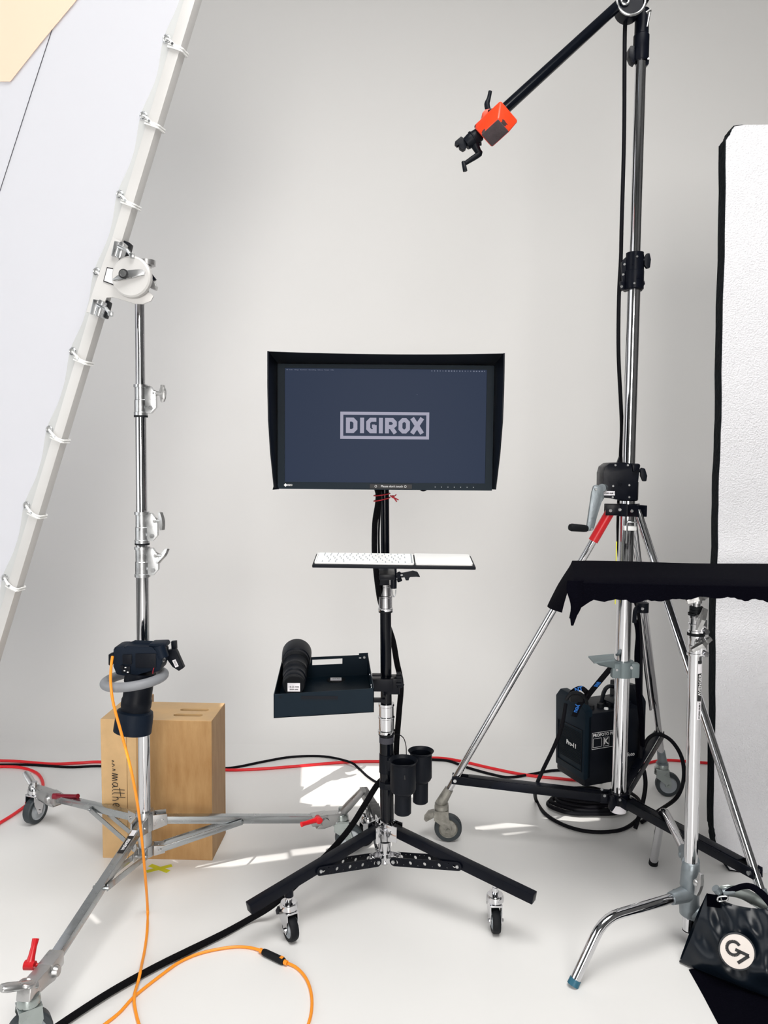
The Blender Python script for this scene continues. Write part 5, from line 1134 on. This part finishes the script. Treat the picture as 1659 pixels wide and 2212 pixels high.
# the ring and its clamp
rg = thing('ring_holder', P(318, 1467, YK + .05), 'thick grey rubber ring clamped to the roller stand, holding the hanging camera', 'holder')
rc = P(291, 1466, YK); MB().path([rc + V((.0875 * math.cos(a), .088 * math.sin(a), .009 * math.cos(a))) for a in [2 * math.pi * i / 40 for i in range(40)]], .0145, n=18, k=1, closed=True).build('ring', 'ring', rg)
b = MB(); b.box(P(313, 1440, YS - .01), (.05, .075, .05), bevel=.006); b.box(P(313, 1452, YS - .06), (.03, .06, .02), bevel=.003); b.path([P(320, 1412, YS - .05), P(352, 1414, YS - .07)], .012, n=14, k=1); b.build('pole_clamp', 'blk', rg)
b = MB(); b.pxp([(357, 1407), (368, 1404), (378, 1402), (382, 1410), (397, 1443), (386, 1450), (372, 1441), (361, 1426)], YS - .13, .022, .003); b.pxp([(369, 1386), (380, 1385), (381, 1403), (370, 1405)], YS - .115, .016, .002); lv = b.build('clamp_lever', 'blkplastic', rg)
q = [P(372, 1427, YS - .131), P(379, 1424, YS - .131), P(386, 1439, YS - .131), P(379, 1442, YS - .131)]
lab_ = MB().prism(q, (0, -.0006, 0)).build('barcode_label', 'whitelabel', lv, smooth=False)
b = MB()
for k in range(7):
    f_ = .18 + k * .10; a_ = q[0].lerp(q[3], f_).lerp(q[1].lerp(q[2], f_), .25); c_ = q[0].lerp(q[3], f_).lerp(q[1].lerp(q[2], f_), .8); b.bar(a_ - Yv * .0009, c_ - Yv * .0009, .0005, .0008)
b.build('barcode', 'ink', lab_, smooth=False)
# ---- orange tether cable, in two pieces with its coupler
oc = thing('tether_cable', F(318, 1975), 'thin orange data cable hanging from the camera and curling over the floor', 'cable')
b = MB(); b.path([P(243, 1418, YK - .055), P(240, 1440, YK - .075), P(239, 1475, YK - .112), P(245, 1520, YK - .12), P(261, 1580, YK - .12), P(280, 1650, YK - .12), P(296, 1730, YK - .12), P(305, 1800, 2.24), P(311, 1860, 2.26), P(316, 1920, 2.30), F(319, 1968, .006), F(318, 2010, .0045), F(313, 2050, .0045), F(307, 2080, .012), F(303, 2100, .027), F(298, 2122, .012), F(290, 2152, .013), F(293, 2185, .004), F(305, 2230, .004)], .0042, n=10, k=7); b.build('cable', 'orange', oc)
b = MB(); b.path([F(200, 2232, .0045), F(255, 2190, .0045), F(291, 2152, .0045), F(350, 2105, .0045), F(392, 2076, .0045), F(440, 2057, .0045), F(500, 2046, .0045), F(540, 2047, .0045), F(572, 2056, .007)], .0042, n=10, k=7); b.build('cable', 'orange', oc)
b = MB(); b.path([F(610, 2076, .007), F(640, 2090, .0045), F(662, 2115, .0045), F(673, 2150, .0045), F(672, 2190, .0045), F(660, 2230, .0045)], .0042, n=10, k=7); b.build('cable', 'orange', oc)
b = MB(); p0, p1 = F(569, 2056, .010), F(613, 2077, .010); b.path([p0, p0.lerp(p1, .08), p0.lerp(p1, .92), p1], [.007, .010, .0105, .0075], n=14, k=2); cpl = b.build('coupler', 'rubber', oc)
dd = (p1 - p0).normalized(); MB().box(p0.lerp(p1, .90) + Z * .0100, (.010, .010, .001), dd, Z.cross(dd)).build('coupler_mark', 'orange', cpl)
b = MB()
for k in range(4): b.torus(p0 - dd * (.003 + k * .003), dd, .0055, .0016, n=14, k=6); b.torus(p1 + dd * (.003 + k * .003), dd, .0055, .0016, n=14, k=6)
b.build('strain_relief', 'orange', cpl)

# ================================================================== CABLES ALONG THE COVE
def floorcable(name, pts, r, m_, label, z=None):
    tag(MB().path([F(p[0], p[1], p[2] if len(p) > 2 else r) for p in pts], r, n=10, k=6).build(name, m_, None), label, 'cable')
floorcable('power_cable', [(-40, 1643), (30, 1644), (110, 1650), (170, 1648), (225, 1646), (350, 1655), (480, 1663), (560, 1661), (640, 1655), (720, 1648), (780, 1645), (850, 1644), (935, 1637), (990, 1643), (1060, 1659), (1130, 1673), (1200, 1681), (1260, 1684), (1330, 1668), (1400, 1648), (1440, 1642), (1500, 1646), (1560, 1650), (1640, 1652)], .0065, 'redcable', 'long red power cable running along the cove across the whole floor')
floorcable('power_cable', [(-40, 1657), (20, 1656), (55, 1660), (82, 1672), (93, 1694), (84, 1718), (60, 1737), (25, 1762), (-30, 1795)], .0065, 'redcable', 'red cable bending back round the left caster of the roller stand')
floorcable('power_cable', [(-40, 1652), (60, 1652), (150, 1657), (225, 1655), (350, 1665), (470, 1660, .008), (510, 1657), (570, 1645), (630, 1635), (700, 1634), (755, 1646, .020), (775, 1660), (795, 1678), (820, 1692), (860, 1696)], .0055, 'blkcable', 'black cable arching beside the red one up to the monitor stand')
floorcable('power_cable', [(900, 1640), (935, 1641), (970, 1644), (1010, 1658), (1060, 1672), (1100, 1679), (1150, 1672), (1200, 1664), (1260, 1668), (1300, 1690)], .0060, 'blkcable', 'short black cable on the floor between crank stand leg and power pack')
